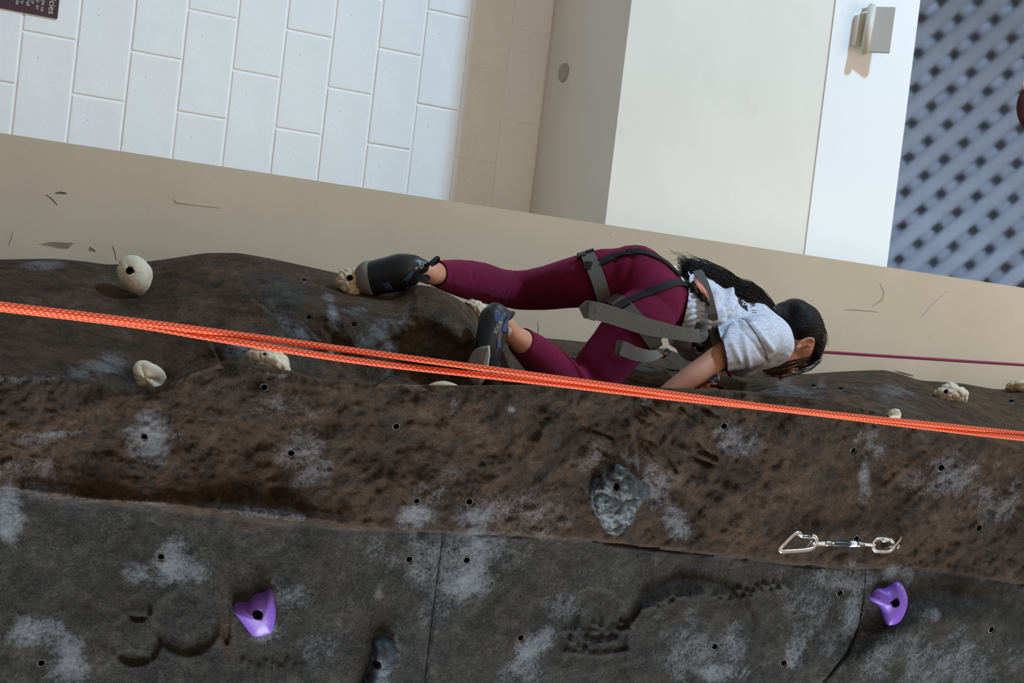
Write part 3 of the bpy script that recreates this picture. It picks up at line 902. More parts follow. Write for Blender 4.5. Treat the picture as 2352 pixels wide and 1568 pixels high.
def dome(name, n, loc, outline, height, mat, prof=0.75, lump=None, rings=18, center=None, flat=0.0, hf=None, sub=96, parent=None):
    """raised resin shape: outline = list of photo pixels projected on the plane (loc, n)"""
    P = [at_plane(x, y, loc, n) for x, y in outline]
    Pc = smooth_path(P + [P[0]], 6)[:-1]
    # resample evenly
    L = [0.0]
    for i in range(len(Pc)):
        L.append(L[-1] + (Pc[(i + 1) % len(Pc)] - Pc[i]).length)
    R = []
    for k in range(sub):
        s_ = L[-1] * k / sub
        i = max(j for j in range(len(L) - 1) if L[j] <= s_)
        t = (s_ - L[i]) / max(1e-9, L[i + 1] - L[i])
        R.append(Pc[i].lerp(Pc[(i + 1) % len(Pc)], t))
    cen = at_plane(center[0], center[1], loc, n) if center else sum(R, Vector()) / sub
    size = sum((r - cen).length for r in R) / sub
    verts, faces = [], []
    for i in range(rings + 1):
        if i == 0: s_, h = 1.0, -0.25
        else:
            a = (i - 1) / (rings - 1) * math.pi / 2
            s_, h = math.cos(a) ** (1 - flat), math.sin(a) ** prof
            s_ = min(1.0, s_ + 0.0)
        for k in range(sub):
            base_ = cen + (R[k] - cen) * (s_ if i < rings else 0.02)
            hh = h * height
            if hf and i > 0: hh *= hf(base_, cen, size)
            p = base_ + n * hh
            verts.append(p)
    V_ = verts
    faces = []
    for i in range(rings):
        for k in range(sub):
            faces.append((i * sub + k, i * sub + (k + 1) % sub, (i + 1) * sub + (k + 1) % sub, (i + 1) * sub + k))
    faces.append(tuple(range(rings * sub, (rings + 1) * sub)))
    o = mesh_obj(name, V_, faces, mat, parent, True)
    me_ = o.data
    bm_ = bmesh.new(); bm_.from_mesh(me_)
    bmesh.ops.recalc_face_normals(bm_, faces=bm_.faces)
    if lump:
        bm_.normal_update()
        off = [(v, v.normal.copy(), lump(v.co, cen, size)) for v in bm_.verts]
        for v, nn, d in off: v.co += nn * d
    bm_.to_mesh(me_); bm_.free(); me_.update()
    return o, cen, size
def knobs(scale, amp, seed):
    def fn(p, c, s):
        q = (p - c) / s * scale + Vector((seed, seed * 1.7, seed * 0.3))
        d, _ = mnoise.voronoi(q)
        e = min(1.0, (d[1] - d[0]) / 0.45)
        return amp * s * (e ** 0.5 - 0.75)
    return fn
def rough_l(scale, amp, seed):
    def fn(p, c, s):
        q = (p - c) / s * scale + Vector((seed, seed * 1.3, seed))
        return amp * s * (mnoise.fractal(q, 0.8, 2.0, 5) + 0.4 * (1 - abs(mnoise.noise(q * 0.6)) * 2))
    return fn
def ell(cx, cy, rx, ry, rot=0.0, m=14, egg=0.0):
    out = []
    c, s = math.cos(math.radians(rot)), math.sin(math.radians(rot))
    for k in range(m):
        a = 2 * math.pi * k / m
        x, y = rx * math.cos(a), ry * math.sin(a)
        x *= 1 + egg * math.sin(a)
        out.append((cx + x * c - y * s, cy + x * s + y * c))
    return out
def socket(o_parent, px, py, r_px, n, back=0.0, bvh_obj=None):
    me_ = bvh_obj.data
    b = BVHTree.FromPolygons([v.co.copy() for v in me_.vertices], [tuple(p.vertices) for p in me_.polygons])
    h_ = b.ray_cast(CAM, ray(px, py).normalized())
    loc = h_[0] if h_[0] is not None else at_plane(px, py, bvh_obj.location, n)
    r = r_px * (loc - CAM).length / F_PX
    nn = (n * 0.6 + (CAM - loc).normalized() * 0.5).normalized()
    # sink the surface around it
    for v in me_.vertices:
        d_ = (v.co - loc); d_ -= nn * d_.dot(nn)
        if d_.length < r * 1.05 and (v.co - loc).length < r * 4: v.co -= nn * r * 1.6
    o = bpy.data.objects.new('bolt_socket', socket_me)
    o.matrix_world = Matrix.Translation(loc) @ nn.to_track_quat('Z', 'Y').to_matrix().to_4x4() @ Matrix.Scale(r, 4)
    return link(o, o_parent)
def hold(label, px, py, outline, n, height, mat, bolt=None, bolt_r=6, Y=None, back=0.004, name='climbing_hold', group=None, **kw):
    if Y is None:
        h_ = hit(px, py); loc = h_[0]
    else: loc = at(px, py, Y)
    if n is None: n = smooth_normal(px, py, 26)
    loc = loc - n * back
    o, cen, size = dome(name, n, loc, outline, height, mat, **kw)
    if bolt: socket(o, bolt[0], bolt[1], bolt_r, n, bvh_obj=o)
    tag(o, label, 'climbing hold', group)
    return o
G = 'cream climbing holds'
hold('smooth egg-shaped cream climbing hold left of the orange rope start', 310, 632, [(272, 625), (281, 602), (300, 590), (322, 591), (340, 607), (347, 628), (342, 652), (330, 668), (314, 675), (297, 668), (280, 650)],
     ndir(-0.1, -0.25, 1), 0.045, M['cream'], (298, 621), 7, Y=3.48, group=G, prof=0.8, lump=rough_l(2.2, 0.03, 3))
hold('knobbly cream climbing hold under the toe of the raised shoe', 806, 652, [(774, 645), (784, 625), (806, 617), (824, 618), (829, 630), (828, 660), (828, 682), (822, 692), (806, 686), (788, 674), (776, 660)],
     ndir(-0.15, -0.2, 1), 0.045, M['cream2'], (803, 638), 6, Y=3.39, group=G, prof=0.8, lump=knobs(1.5, 0.17, 5))
sh_n = ndir(-0.2, -0.55, 0.8)
def shell_l(p, c, s):
    q = p - c
    a = math.atan2(q.dot(IM_D), q.dot(IM_R)); r = q.length / s
    return 0.20 * s * abs(math.sin(2.2 * a + 2.4 * r)) - 0.10 * s
hold('spiral shell-shaped cream climbing hold tucked in the rock pocket', 345, 886, [(316, 880), (320, 862), (333, 846), (352, 842), (368, 850), (378, 862), (366, 878), (352, 892), (330, 895)],
     sh_n, 0.05, M['cream'], group=G, lump=shell_l, Y=2.92)
hold('broad cream knobbly climbing hold just below the orange ropes', 617, 846, [(567, 830), (584, 816), (606, 809), (634, 807), (654, 814), (664, 834), (664, 860), (630, 866), (594, 856)],
     ndir(-0.1, -0.45, 0.85), 0.06, M['cream'], (607, 813), 3, group=G, prof=0.7, lump=knobs(1.9, 0.17, 9), Y=2.88)
hold('cream climbing hold partly hidden behind the heel of the lower shoe', 1088, 716, [(1064, 700), (1078, 692), (1096, 694), (1116, 706), (1126, 730), (1116, 750), (1090, 735)],
     ndir(0, -0.3, 1), 0.05, M['cream'], Y=3.34, group=G, lump=knobs(2.2, 0.17, 2))
hold('thin sliver of a cream climbing hold above the rock ledge', 1020, 892, [(978, 888), (998, 879), (1020, 876), (1042, 881), (1052, 888), (1030, 900), (1000, 900)],
     ndir(0, -0.2, 1), 0.03, M['cream2'], Y=2.90, group=G)
hold('white pointed climbing hold gripped by blue-nailed fingers', 1640, 862, [(1618, 860), (1636, 850), (1647, 856), (1652, 872), (1642, 873), (1624, 866)],
     ndir(0, -0.2, 1), 0.035, simple('white_resin', (0.78, 0.76, 0.70), 0.5, 0.3), Y=3.42, group=G)
hold('domed cream knobbly climbing hold beside the wall top right of the climber', 2182, 916, [(2140, 912), (2152, 902), (2166, 893), (2180, 890), (2194, 894), (2203, 903), (2216, 906), (2224, 916), (2212, 924), (2180, 927), (2156, 922)],
     ndir(-0.05, -0.7, 0.7), 0.05, M['cream'], (2173, 898), 3.4, group=G, prof=0.6, lump=knobs(2.0, 0.17, 14), Y=None)
hold('small cream climbing hold peeking out over the orange ropes', 2052, 960, [(2032, 958), (2040, 948), (2052, 945), (2062, 948), (2068, 960), (2060, 972), (2042, 970)],
     ndir(0, -0.5, 0.8), 0.035, M['cream'], group=G, lump=knobs(1.4, 0.17, 4))
hold('cut off pale climbing hold at the upper right frame edge of the rock', 2340, 890, [(2309, 892), (2314, 881), (2330, 876), (2352, 873), (2380, 876), (2390, 892), (2350, 900), (2324, 898)],
     ndir(0, -0.4, 0.9), 0.05, M['cream2'], Y=3.74, group=G, lump=knobs(1.6, 0.15, 6))
pg = 'purple climbing holds'
def tri_h(p, c, s):
    q = p - c
    a = math.atan2(q.dot(IM_D), q.dot(IM_R))
    return 0.72 + 0.28 * math.cos(3 * (a - 0.5))
hold('purple triangular climbing hold beside the round dents, its socket low', 590, 1402, [(533, 1391), (550, 1380), (567, 1381), (577, 1370), (589, 1362), (606, 1357), (616, 1349), (625, 1352), (630, 1373), (633, 1396), (628, 1425), (623, 1440), (606, 1446), (591, 1450), (579, 1448), (569, 1440), (548, 1412)],
     None, 0.042, M['purple'], (593, 1412), 9.5, group=pg, center=(600, 1402), prof=0.55)
hold('purple three-armed climbing hold under the quickdraw', 2038, 1383, [(1992, 1367), (1997, 1355), (2006, 1346), (2024, 1348), (2037, 1341), (2046, 1331), (2055, 1330), (2066, 1339), (2074, 1359), (2075, 1379), (2068, 1404), (2055, 1426), (2040, 1434), (2028, 1432), (2024, 1413), (2021, 1399), (2012, 1385), (1998, 1378)],
     None, 0.045, M['purple'], (2057, 1385), 8, group=pg, center=(2043, 1382), prof=0.55)
hold('big grey craggy boulder-like climbing hold in the middle of the brown rock', 1410, 1132, [(1349, 1119), (1354, 1096), (1374, 1081), (1396, 1072), (1408, 1058), (1421, 1066), (1435, 1070), (1451, 1087), (1470, 1104), (1476, 1112), (1468, 1129), (1447, 1158), (1422, 1196), (1399, 1208), (1384, 1206), (1371, 1188), (1353, 1158)],
     None, 0.055, M['slate'], (1416, 1119), 7, prof=0.42, flat=0.45, lump=lambda p, c, s_: rough_l(2.4, 0.075, 7)(p, c, s_) + knobs(1.3, 0.10, 21)(p, c, s_), rings=30, sub=150)
hold('long dark blue climbing hold cut off by the bottom edge', 866, 1540, [(856, 1466), (872, 1460), (884, 1461), (902, 1473), (907, 1490), (897, 1502), (894, 1530), (886, 1558), (878, 1590), (866, 1640), (826, 1640), (822, 1600), (832, 1566), (843, 1534), (850, 1506), (853, 1480)],
     None, 0.05, M['navy'], (865, 1526), 8, center=(866, 1545), prof=0.45, flat=0.35, lump=rough_l(2.0, 0.02, 8), rings=24)

# ------------------------------------------------------------------ ropes
def rope_mat(name, base, hi, fleck, nlen=0.0095, flen=0.5):
    t = NT(name, 0.75, 0.2)
    uv = t.n('ShaderNodeSeparateXYZ'); t.l(t.coord('UV'), uv.inputs[0])
    u, v = uv.outputs[0], uv.outputs[1]
    vv = t.math('DIVIDE', v, nlen)
    row = t.math('FLOOR', t.math('MULTIPLY', u, 8.0))
    par = t.math('MULTIPLY', t.math('MODULO', row, 2.0), 0.5)
    a = t.math('FRACT', t.math('ADD', vv, par))
    b = t.math('FRACT', t.math('MULTIPLY', u, 8.0))
    m = t.math('MULTIPLY', t.math('LESS_THAN', a, flen), t.math('LESS_THAN', t.math('ABSOLUTE', t.math('SUBTRACT', b, 0.5)), 0.24))
    br = t.math('SINE', t.math('ADD', t.math('MULTIPLY', v, 2 * math.pi / 0.0042), t.math('MULTIPLY', u, 2 * math.pi * 6)))
    bq = t.math('SINE', t.math('SUBTRACT', t.math('MULTIPLY', v, 2 * math.pi / 0.0042), t.math('MULTIPLY', u, 2 * math.pi * 6)))
    h = t.math('MULTIPLY', br, bq)
    c = t.mix(t.ramp(h, [(0.0, 0.0), (0.9, 1.0)]), base, hi)
    c = t.mix(m, c, fleck)
    t.bsdf.inputs['Sheen Weight'].default_value = 0.12; t.bsdf.inputs['Sheen Roughness'].default_value = 0.45
    t.color(c); t.bump(h, 0.18, 0.0010)
    return t.m
M['orope'] = rope_mat('orange_rope', (0.62, 0.042, 0.022), (0.74, 0.062, 0.034), (0.88, 0.33, 0.09))
M['mrope'] = rope_mat('maroon_rope', (0.20, 0.018, 0.055), (0.30, 0.035, 0.085), (0.12, 0.02, 0.09), 0.02, 0.25)
def dep(w): return F_PX * 0.0102 / w
def rope_pts(knots):
    out = []
    for x, y, w in knots:
        d = ray(x, y); out.append(CAM + d * dep(w))
    return smooth_path(out, 40)
ra = [(-420, 650, 20.5), (0, 701, 18), (300, 737, 16.6), (520, 765.5, 15.6), (840, 808.6, 14.5), (1190, 856, 13.8), (1540, 903.5, 12.7), (1840, 942.5, 12.0), (2300, 990.6, 10.9), (2900, 1054, 9.4)]
rb = [(-420, 655, 20.0), (0, 707, 17.6), (300, 744, 16.2), (520, 781, 15.6), (840, 830.8, 14.5), (1190, 871, 13.7), (1540, 912.8, 12.6), (1840, 945.5, 11.7), (2300, 1001.4, 10.9), (2900, 1065, 9.4)]
for kn, lb in ((ra, 'upper strand of the doubled orange climbing rope crossing the rock'), (rb, 'lower strand of the doubled orange climbing rope crossing the rock')):
    o = tube('climbing_rope', rope_pts(kn), 0.0051, M['orope'], None, 20)
    tag(o, lb, 'rope', 'orange rope strands')

# ------------------------------------------------------------------ quickdraw
def steel(name, col, rough):
    t = NT(name, rough, 0.5, 1.0); t.color(col)
    t.bump(t.noise(120, 3, 0.5, t.coord()), 0.05, 0.001)
    return t.m
M['steel'] = steel('polished_steel', (0.80, 0.82, 0.85), 0.22)
M['dsteel'] = steel('dark_steel', (0.35, 0.34, 0.33), 0.30)
M['black'] = simple('black_sleeve', (0.022, 0.023, 0.026), 0.35, 0.5)
M['label'] = simple('white_label', (0.75, 0.73, 0.74), 0.6, 0.2)
hq = hit(1930, 1252)
QY = hq[0].y - 0.035
def q(zx, zy, dy=0.0): return at(1770 + zx / 6.918, 1200 + zy / 6.918, QY + dy)
QS = (hq[0] - CAM).length / F_PX / 6.918                      # metres per zoomed pixel
qd = empty('quickdraw', q(1150, 335)); tag(qd, 'steel cable quickdraw with carabiner and black sleeve hanging on the brown rock', 'quickdraw')
cp = smooth_path([q(x, y) for x, y in [(470, 165), (410, 162), (330, 215), (230, 315), (152, 395), (150, 438), (200, 456), (330, 448), (480, 438), (620, 420), (685, 385), (718, 320), (715, 250), (685, 212), (650, 212)]], 6)
carab = tube('carabiner', cp, 34 * QS, M['steel'], qd, 14)
tube('gate_wire', [q(430, 190), q(520, 200), q(632, 208)], 11 * QS, M['steel'], carab, 8)
tube('gate_wire', [q(425, 200), q(520, 236), q(660, 246)], 11 * QS, M['steel'], carab, 8)
tube('keeper_wire', [q(580, 382), q(662, 268)], 7 * QS, M['steel'], carab, 8)
def twisted(name, a, b, r, turns, parent, strands=5):
    a, b = Vector(a), Vector(b); t = (b - a).normalized(); u = t.orthogonal().normalized(); w = t.cross(u)
    V_, F_ = [], []
    for s in range(strands):
        pts = []
        for k in range(28):
            f = k / 27; an = 2 * math.pi * (turns * f + s / strands)
            pts.append(a.lerp(b, f) + (u * math.cos(an) + w * math.sin(an)) * r * 0.62)
        v, f_, _ = tube_geo(pts, r * 0.48, 6)
        n0 = len(V_); V_ += v; F_ += [tuple(i + n0 for i in ff) for ff in f_]
    return mesh_obj(name, V_, F_, M['steel'], parent)
twisted('cable', q(660, 335), q(865, 322), 26 * QS, 1.2, qd)
twisted('cable', q(640, 345, 0.004), q(865, 345, 0.004), 24 * QS, 1.2, qd)
twisted('cable', q(1465, 345), q(1655, 358), 23 * QS, 1.4, qd)
tube('ferrule', [q(858, 327), q(866, 327), q(985, 330), q(993, 330)], [36 * QS, 43 * QS, 43 * QS, 38 * QS], M['dsteel'], qd, 18)
slv = tube('sleeve', [q(988, 330), q(996, 330), q(1478, 340), q(1482, 340)], [38 * QS, 44 * QS, 41 * QS, 34 * QS], M['black'], qd, 18)
tube('label_band', [q(1252, 335), q(1346, 337)], 46 * QS, M['label'], slv, 18)
tube('ferrule', [q(1352, 337), q(1472, 340)], 43.5 * QS, M['dsteel'], qd, 18)
lk = smooth_path([q(x, y) for x, y in [(1620, 390), (1665, 448), (1760, 460), (1880, 455), (1938, 415), (1950, 350), (1915, 285), (1860, 258), (1760, 250), (1670, 268), (1625, 320), (1620, 390)]], 5)[:-1]
link_o = tube('quick_link', lk, 28 * QS, M['steel'], qd, 14, closed=True)
tube('link_nut', [q(1762, 272), q(1885, 280)], 40 * QS, M['steel'], link_o, 6)
hg = empty('bolt_hanger', q(2020, 330, 0.035)); tag(hg, 'curved steel bolt hanger holding the quickdraw', 'bolt hanger')
def band(name, pts, wd, th, mat, parent):
    "flat strip with thickness: pts, wd = list of (half width vector), normal from cross"
    V_, F_ = [], []
    m = len(pts)
    for i in range(m):
        t = (pts[min(i + 1, m - 1)] - pts[max(i - 1, 0)]).normalized()
        w = wd[i]; n_ = t.cross(w).normalized()
        for s1, s2 in ((1, 1), (-1, 1), (-1, -1), (1, -1)):
            V_.append(pts[i] + w * s1 + n_ * (th * 0.5 * s2))
    for i in range(m - 1):
        for k in range(4):
            F_.append((i * 4 + k, i * 4 + (k + 1) % 4, i * 4 + 4 + (k + 1) % 4, i * 4 + 4 + k))
    F_.append((3, 2, 1, 0)); F_.append(tuple((m - 1) * 4 + k for k in range(4)))
    o = mesh_obj(name, V_, F_, mat, parent, False)
    bm_ = bmesh.new(); bm_.from_mesh(o.data); bmesh.ops.recalc_face_normals(bm_, faces=bm_.faces); bm_.to_mesh(o.data); bm_.free()
    return o
hp = smooth_path([q(1895, 395, 0.0), q(1965, 365, -0.004), q(2030, 300, -0.002), q(2070, 230, 0.01), q(2088, 165, 0.03)], 5)
band('hanger_plate', hp, [(FWD * 0.75 + (IM_R * 0.75 + IM_D * 0.45) * 0.8).normalized() * 36 * QS] * len(hp), 14 * QS, M['steel'], hg)
tube('bolt', [q(2040, 395, 0.045), q(2020, 375, 0.0)], 30 * QS, M['dsteel'], hg, 6)

# ------------------------------------------------------------------ the climber
def ax_depth(p): return (p - CAM).dot(FWD)
def px2m(px, p): return px * ax_depth(p) / F_PX
def limb(knots, sub=8, n=28, infl=0.0, yoff=0.0):
    """closed tapered limb: knots (px, py, Y, half width px, depth ratio)"""
    P = [at(k[0], k[1], k[2] + yoff) for k in knots]
    P = smooth_path(P, sub)
    m = len(P)
    kk = np.linspace(0, len(knots) - 1, m)
    ks = spl(np.arange(len(knots)), [k[3] for k in knots]); hw = ks(kk)
    kr = spl(np.arange(len(knots)), [k[4] if len(k) > 4 else 1.0 for k in knots]); rt = kr(kk)
    V_, F_ = [], []
    rings = []
    for i, p in enumerate(P):
        t = (P[min(i + 1, m - 1)] - P[max(i - 1, 0)]).normalized()
        vd = (p - CAM).normalized()
        e1 = t.cross(vd)
        e1 = e1.normalized() if e1.length > 1e-4 else t.orthogonal().normalized()
        e2 = t.cross(e1).normalized()
        ra_ = px2m(hw[i], p) + infl
        rings.append((p, t, e1, e2, ra_, ra_ * rt[i]))
    # rounded ends
    def cap_rings(r, sgn):
        p, t, e1, e2, a, b = r
        out = []
        for q_ in (0.35, 0.65, 0.88, 0.985):
            an = math.asin(q_)
            out.append((p + t * (sgn * min(a, b) * 0.9 * math.sin(an)), t, e1, e2, a * math.cos(an), b * math.cos(an)))
        return out
    rings = list(reversed(cap_rings(rings[0], -1))) + rings + cap_rings(rings[-1], 1)
    for (p, t, e1, e2, a, b) in rings:
        for k in range(n):
            th = 2 * math.pi * k / n
            V_.append(p + e1 * (a * math.cos(th)) + e2 * (b * math.sin(th)))
    M_ = len(rings)
    for i in range(M_ - 1):
        for k in range(n):
            F_.append((i * n + k, i * n + (k + 1) % n, (i + 1) * n + (k + 1) % n, (i + 1) * n + k))
    F_.append(tuple(reversed(range(n)))); F_.append(tuple(range((M_ - 1) * n, M_ * n)))
    return V_, F_
def ball(c, axes, radii, infl=0.0, nu=20, nv=14):
    c = Vector(c); V_, F_ = [], []
    a, b, d = [Vector(x).normalized() for x in axes]
    for i in range(nv + 1):
        ph = math.pi * i / nv
        if i in (0, nv):
            V_.append(c + d * (math.cos(ph) * (radii[2] + infl)))
            continue
        for k in range(nu):
            th = 2 * math.pi * k / nu
            V_.append(c + a * (math.sin(ph) * math.cos(th) * (radii[0] + infl)) + b * (math.sin(ph) * math.sin(th) * (radii[1] + infl)) + d * (math.cos(ph) * (radii[2] + infl)))
    st = lambda i: 1 + (i - 1) * nu
    for k in range(nu):
        F_.append((0, st(1) + k, st(1) + (k + 1) % nu))
    for i in range(1, nv - 1):
        for k in range(nu):
            F_.append((st(i) + k, st(i + 1) + k, st(i + 1) + (k + 1) % nu, st(i) + (k + 1) % nu))
    last = len(V_) - 1
    for k in range(nu):
        F_.append((last, st(nv - 1) + (k + 1) % nu, st(nv - 1) + k))
    return V_, F_
IMA = (IM_R, IM_D, FWD)
def fuse(name, geos, mat, parent, voxel=0.006, smooth=6, disp=None):
    V_, F_ = [], []
    for v, f in geos:
        n0 = len(V_); V_ += [tuple(x) for x in v]; F_ += [tuple(i + n0 for i in ff) for ff in f]
    tmp_me = bpy.data.meshes.new('tmp'); tmp_me.from_pydata(V_, [], F_)
    bm_ = bmesh.new(); bm_.from_mesh(tmp_me); bmesh.ops.recalc_face_normals(bm_, faces=bm_.faces); bm_.to_mesh(tmp_me); bm_.free()
    tmp = bpy.data.objects.new('tmp', tmp_me); C.objects.link(tmp)
    md = tmp.modifiers.new('r', 'REMESH'); md.mode = 'VOXEL'; md.voxel_size = voxel
    if smooth:
        ms = tmp.modifiers.new('s', 'SMOOTH'); ms.factor = 0.5; ms.iterations = smooth
    dg = bpy.context.evaluated_depsgraph_get(); dg.update()
    me_ = bpy.data.meshes.new_from_object(tmp.evaluated_get(dg))
    bpy.data.objects.remove(tmp); bpy.data.meshes.remove(tmp_me)
    me_.name = name
    if disp:
        n_ = len(me_.vertices)
        co = np.empty(n_ * 3); me_.vertices.foreach_get('co', co); co = co.reshape(-1, 3)
        nm = np.empty(n_ * 3); me_.vertices.foreach_get('normal', nm); nm = nm.reshape(-1, 3)
        co = co + nm * disp(co, nm)[:, None]
        me_.vertices.foreach_set('co', co.ravel()); me_.update()
    me_.materials.clear(); me_.materials.append(mat)
    me_.polygons.foreach_set('use_smooth', [True] * len(me_.polygons))
    o = bpy.data.objects.new(name, me_)
    return link(o, parent)
def bvh_of(o):
    return BVHTree.FromPolygons([v.co.copy() for v in o.data.vertices], [tuple(p.vertices) for p in o.data.polygons])

def skin_mat():
    t = NT('skin', 0.5, 0.35)
    co = t.coord()
    c = t.ramp(t.noise(14, 4, 0.6, co), [(0.3, (0.47, 0.20, 0.125)), (0.7, (0.58, 0.28, 0.185))])
    t.color(c); t.bsdf.inputs['Subsurface Weight'].default_value = 0.12
    t.bsdf.inputs['Subsurface Radius'].default_value = (0.012, 0.005, 0.003)
    t.bsdf.inputs['Subsurface Scale'].default_value = 0.5
    return t.m
def legging_mat():
    t = NT('maroon_leggings', 0.85, 0.08)
    co = t.coord()
    c = t.ramp(t.noise(500, 2, 0.5, co), [(0.3, (0.095, 0.006, 0.024)), (0.7, (0.140, 0.010, 0.036))])
    t.color(c)
    t.bsdf.inputs['Sheen Weight'].default_value = 0.25
    t.bsdf.inputs['Sheen Tint'].default_value = (0.8, 0.15, 0.35, 1)
    t.bump(t.noise(700, 2, 0.5, co), 0.15, 0.0006)
    return t.m
def shirt_mat():
    t = NT('heather_grey_jersey', 0.9, 0.05)
    co = t.coord()
    mp = t.n('ShaderNodeMapping'); t.l(co, mp.inputs[0]); mp.inputs['Scale'].default_value = (1.0, 1.0, 0.35)
    fl = t.noise(170, 4, 0.65, mp.outputs[0], 0.5)
    c = t.ramp(fl, [(0.32, (0.37, 0.39, 0.47)), (0.52, (0.55, 0.57, 0.65)), (0.72, (0.68, 0.70, 0.77))])
    t.color(c); t.bump(t.noise(600, 2, 0.6, co), 0.15, 0.0006)
    return t.m
M['skin'], M['leg'], M['shirt'] = skin_mat(), legging_mat(), shirt_mat()
M['hair'] = simple('black_hair', (0.006, 0.005, 0.005), 0.5, 0.22, var=0.3, scale=60)
M['shoe'] = simple('black_rubber', (0.014, 0.015, 0.018), 0.42, 0.4, var=0.2, scale=40)
M['shoe_blue'] = simple('blue_shoe_fabric', (0.055, 0.075, 0.17), 0.8, 0.2, var=0.2, scale=300)
M['shoe_sole'] = simple('grey_shoe_rubber', (0.20, 0.185, 0.16), 0.7, 0.25, var=0.12, scale=60)
M['shoe_edge'] = simple('pale_sole_edge', (0.45, 0.42, 0.37), 0.7, 0.25)
M['web'] = None
def webbing(name, col):
    t = NT(name, 0.8, 0.2)
    co = t.coord()
    mp = t.n('ShaderNodeMapping'); t.l(co, mp.inputs[0])
    w = t.n('ShaderNodeTexNoise', Scale=420, Detail=2); t.l(co, w.inputs['Vector'])
    c = t.ramp(w.outputs['Fac'], [(0.3, tuple(x * 0.75 for x in col)), (0.7, tuple(x * 1.2 for x in col))])
    t.color(c); t.bump(w.outputs['Fac'], 0.3, 0.001)
    return t.m
M['web'] = webbing('grey_webbing', (0.125, 0.118, 0.108))
M['web_dk'] = webbing('black_webbing', (0.016, 0.016, 0.018))
M['buckle'] = simple('black_buckle', (0.012, 0.012, 0.013), 0.35, 0.5)
M['label_or'] = simple('orange_harness_label', (0.80, 0.30, 0.20), 0.7, 0.2, var=0.25, scale=90)
M['grey_metal'] = steel('grey_gear_loop', (0.55, 0.57, 0.60), 0.35)

climber = empty('person', at(1480, 690, 3.32))
tag(climber, 'climber in grey t-shirt, maroon leggings and black climbing shoes on the rock', 'person')

# joints and limbs: (photo x, photo y, distance, half width px, depth ratio)
L_LEG = [(962, 622, 3.30, 24, 0.95), (985, 630, 3.32, 28, 0.95), (1006, 628, 3.35, 30.5, 0.95), (1050, 637, 3.42, 41.5, 0.95), (1098, 647, 3.49, 46.5, 0.95), (1150, 660, 3.56, 43, 1.0), (1200, 666, 3.56, 45.5, 1.0),
         (1260, 660, 3.50, 51.5, 1.0), (1320, 648, 3.43, 59, 1.0), (1385, 640, 3.38, 68, 1.0), (1450, 640, 3.34, 72, 1.0)]
R_LEG = [(1150, 738, 3.03, 26, 1.0), (1172, 764, 3.05, 27, 1.0), (1198, 784, 3.08, 33.5, 1.0), (1235, 816, 3.13, 44, 1.0), (1275, 852, 3.19, 48, 1.0), (1318, 892, 3.26, 50, 1.0), (1352, 880, 3.27, 55, 1.0),
         (1382, 840, 3.26, 60, 1.0), (1420, 795, 3.25, 64, 1.0), (1460, 745, 3.24, 68, 1.0), (1496, 705, 3.26, 66, 1.0)]
TORSO = [(1500, 690, 3.33, 70, 1.45), (1545, 702, 3.35, 72, 1.45), (1595, 728, 3.38, 70, 1.40), (1640, 748, 3.41, 76, 1.45), (1690, 765, 3.43, 78, 1.55), (1735, 780, 3.44, 62, 1.75), (1765, 790, 3.45, 42, 1.5)]
ARM_R = [(1738, 772, 3.26, 36, 1.0), (1705, 790, 3.23, 33, 1.0), (1665, 812, 3.21, 31, 1.0), (1625, 838, 3.20, 27, 1.0), (1585, 866, 3.20, 26, 1.0), (1545, 895, 3.21, 23, 1.0), (1505, 925, 3.22, 18, 1.0), (1478, 945, 3.23, 16, 0.8)]
ARM_L = [(1738, 800, 3.60, 34, 1.0), (1700, 815, 3.66, 27, 1.0), (1645, 842, 3.68, 24, 1.0), (1595, 876, 3.62, 20, 1.0), (1545, 908, 3.55, 15, 0.9)]
NECK = [(1758, 790, 3.44, 38, 1.1), (1780, 790, 3.43, 34, 1.0), (1800, 792, 3.42, 33, 1.0), (1822, 794, 3.41, 36, 1.0), (1838, 794, 3.41, 36, 1.0)]
def pelvis(infl):
    g = [ball(at(1458, 640, 3.33), IMA, (0.098, 0.098, 0.105), infl), ball(at(1496, 692, 3.28), IMA, (0.094, 0.098, 0.105), infl),
         ball(at(1490, 672, 3.34), IMA, (0.098, 0.112, 0.13), infl)]
    return g

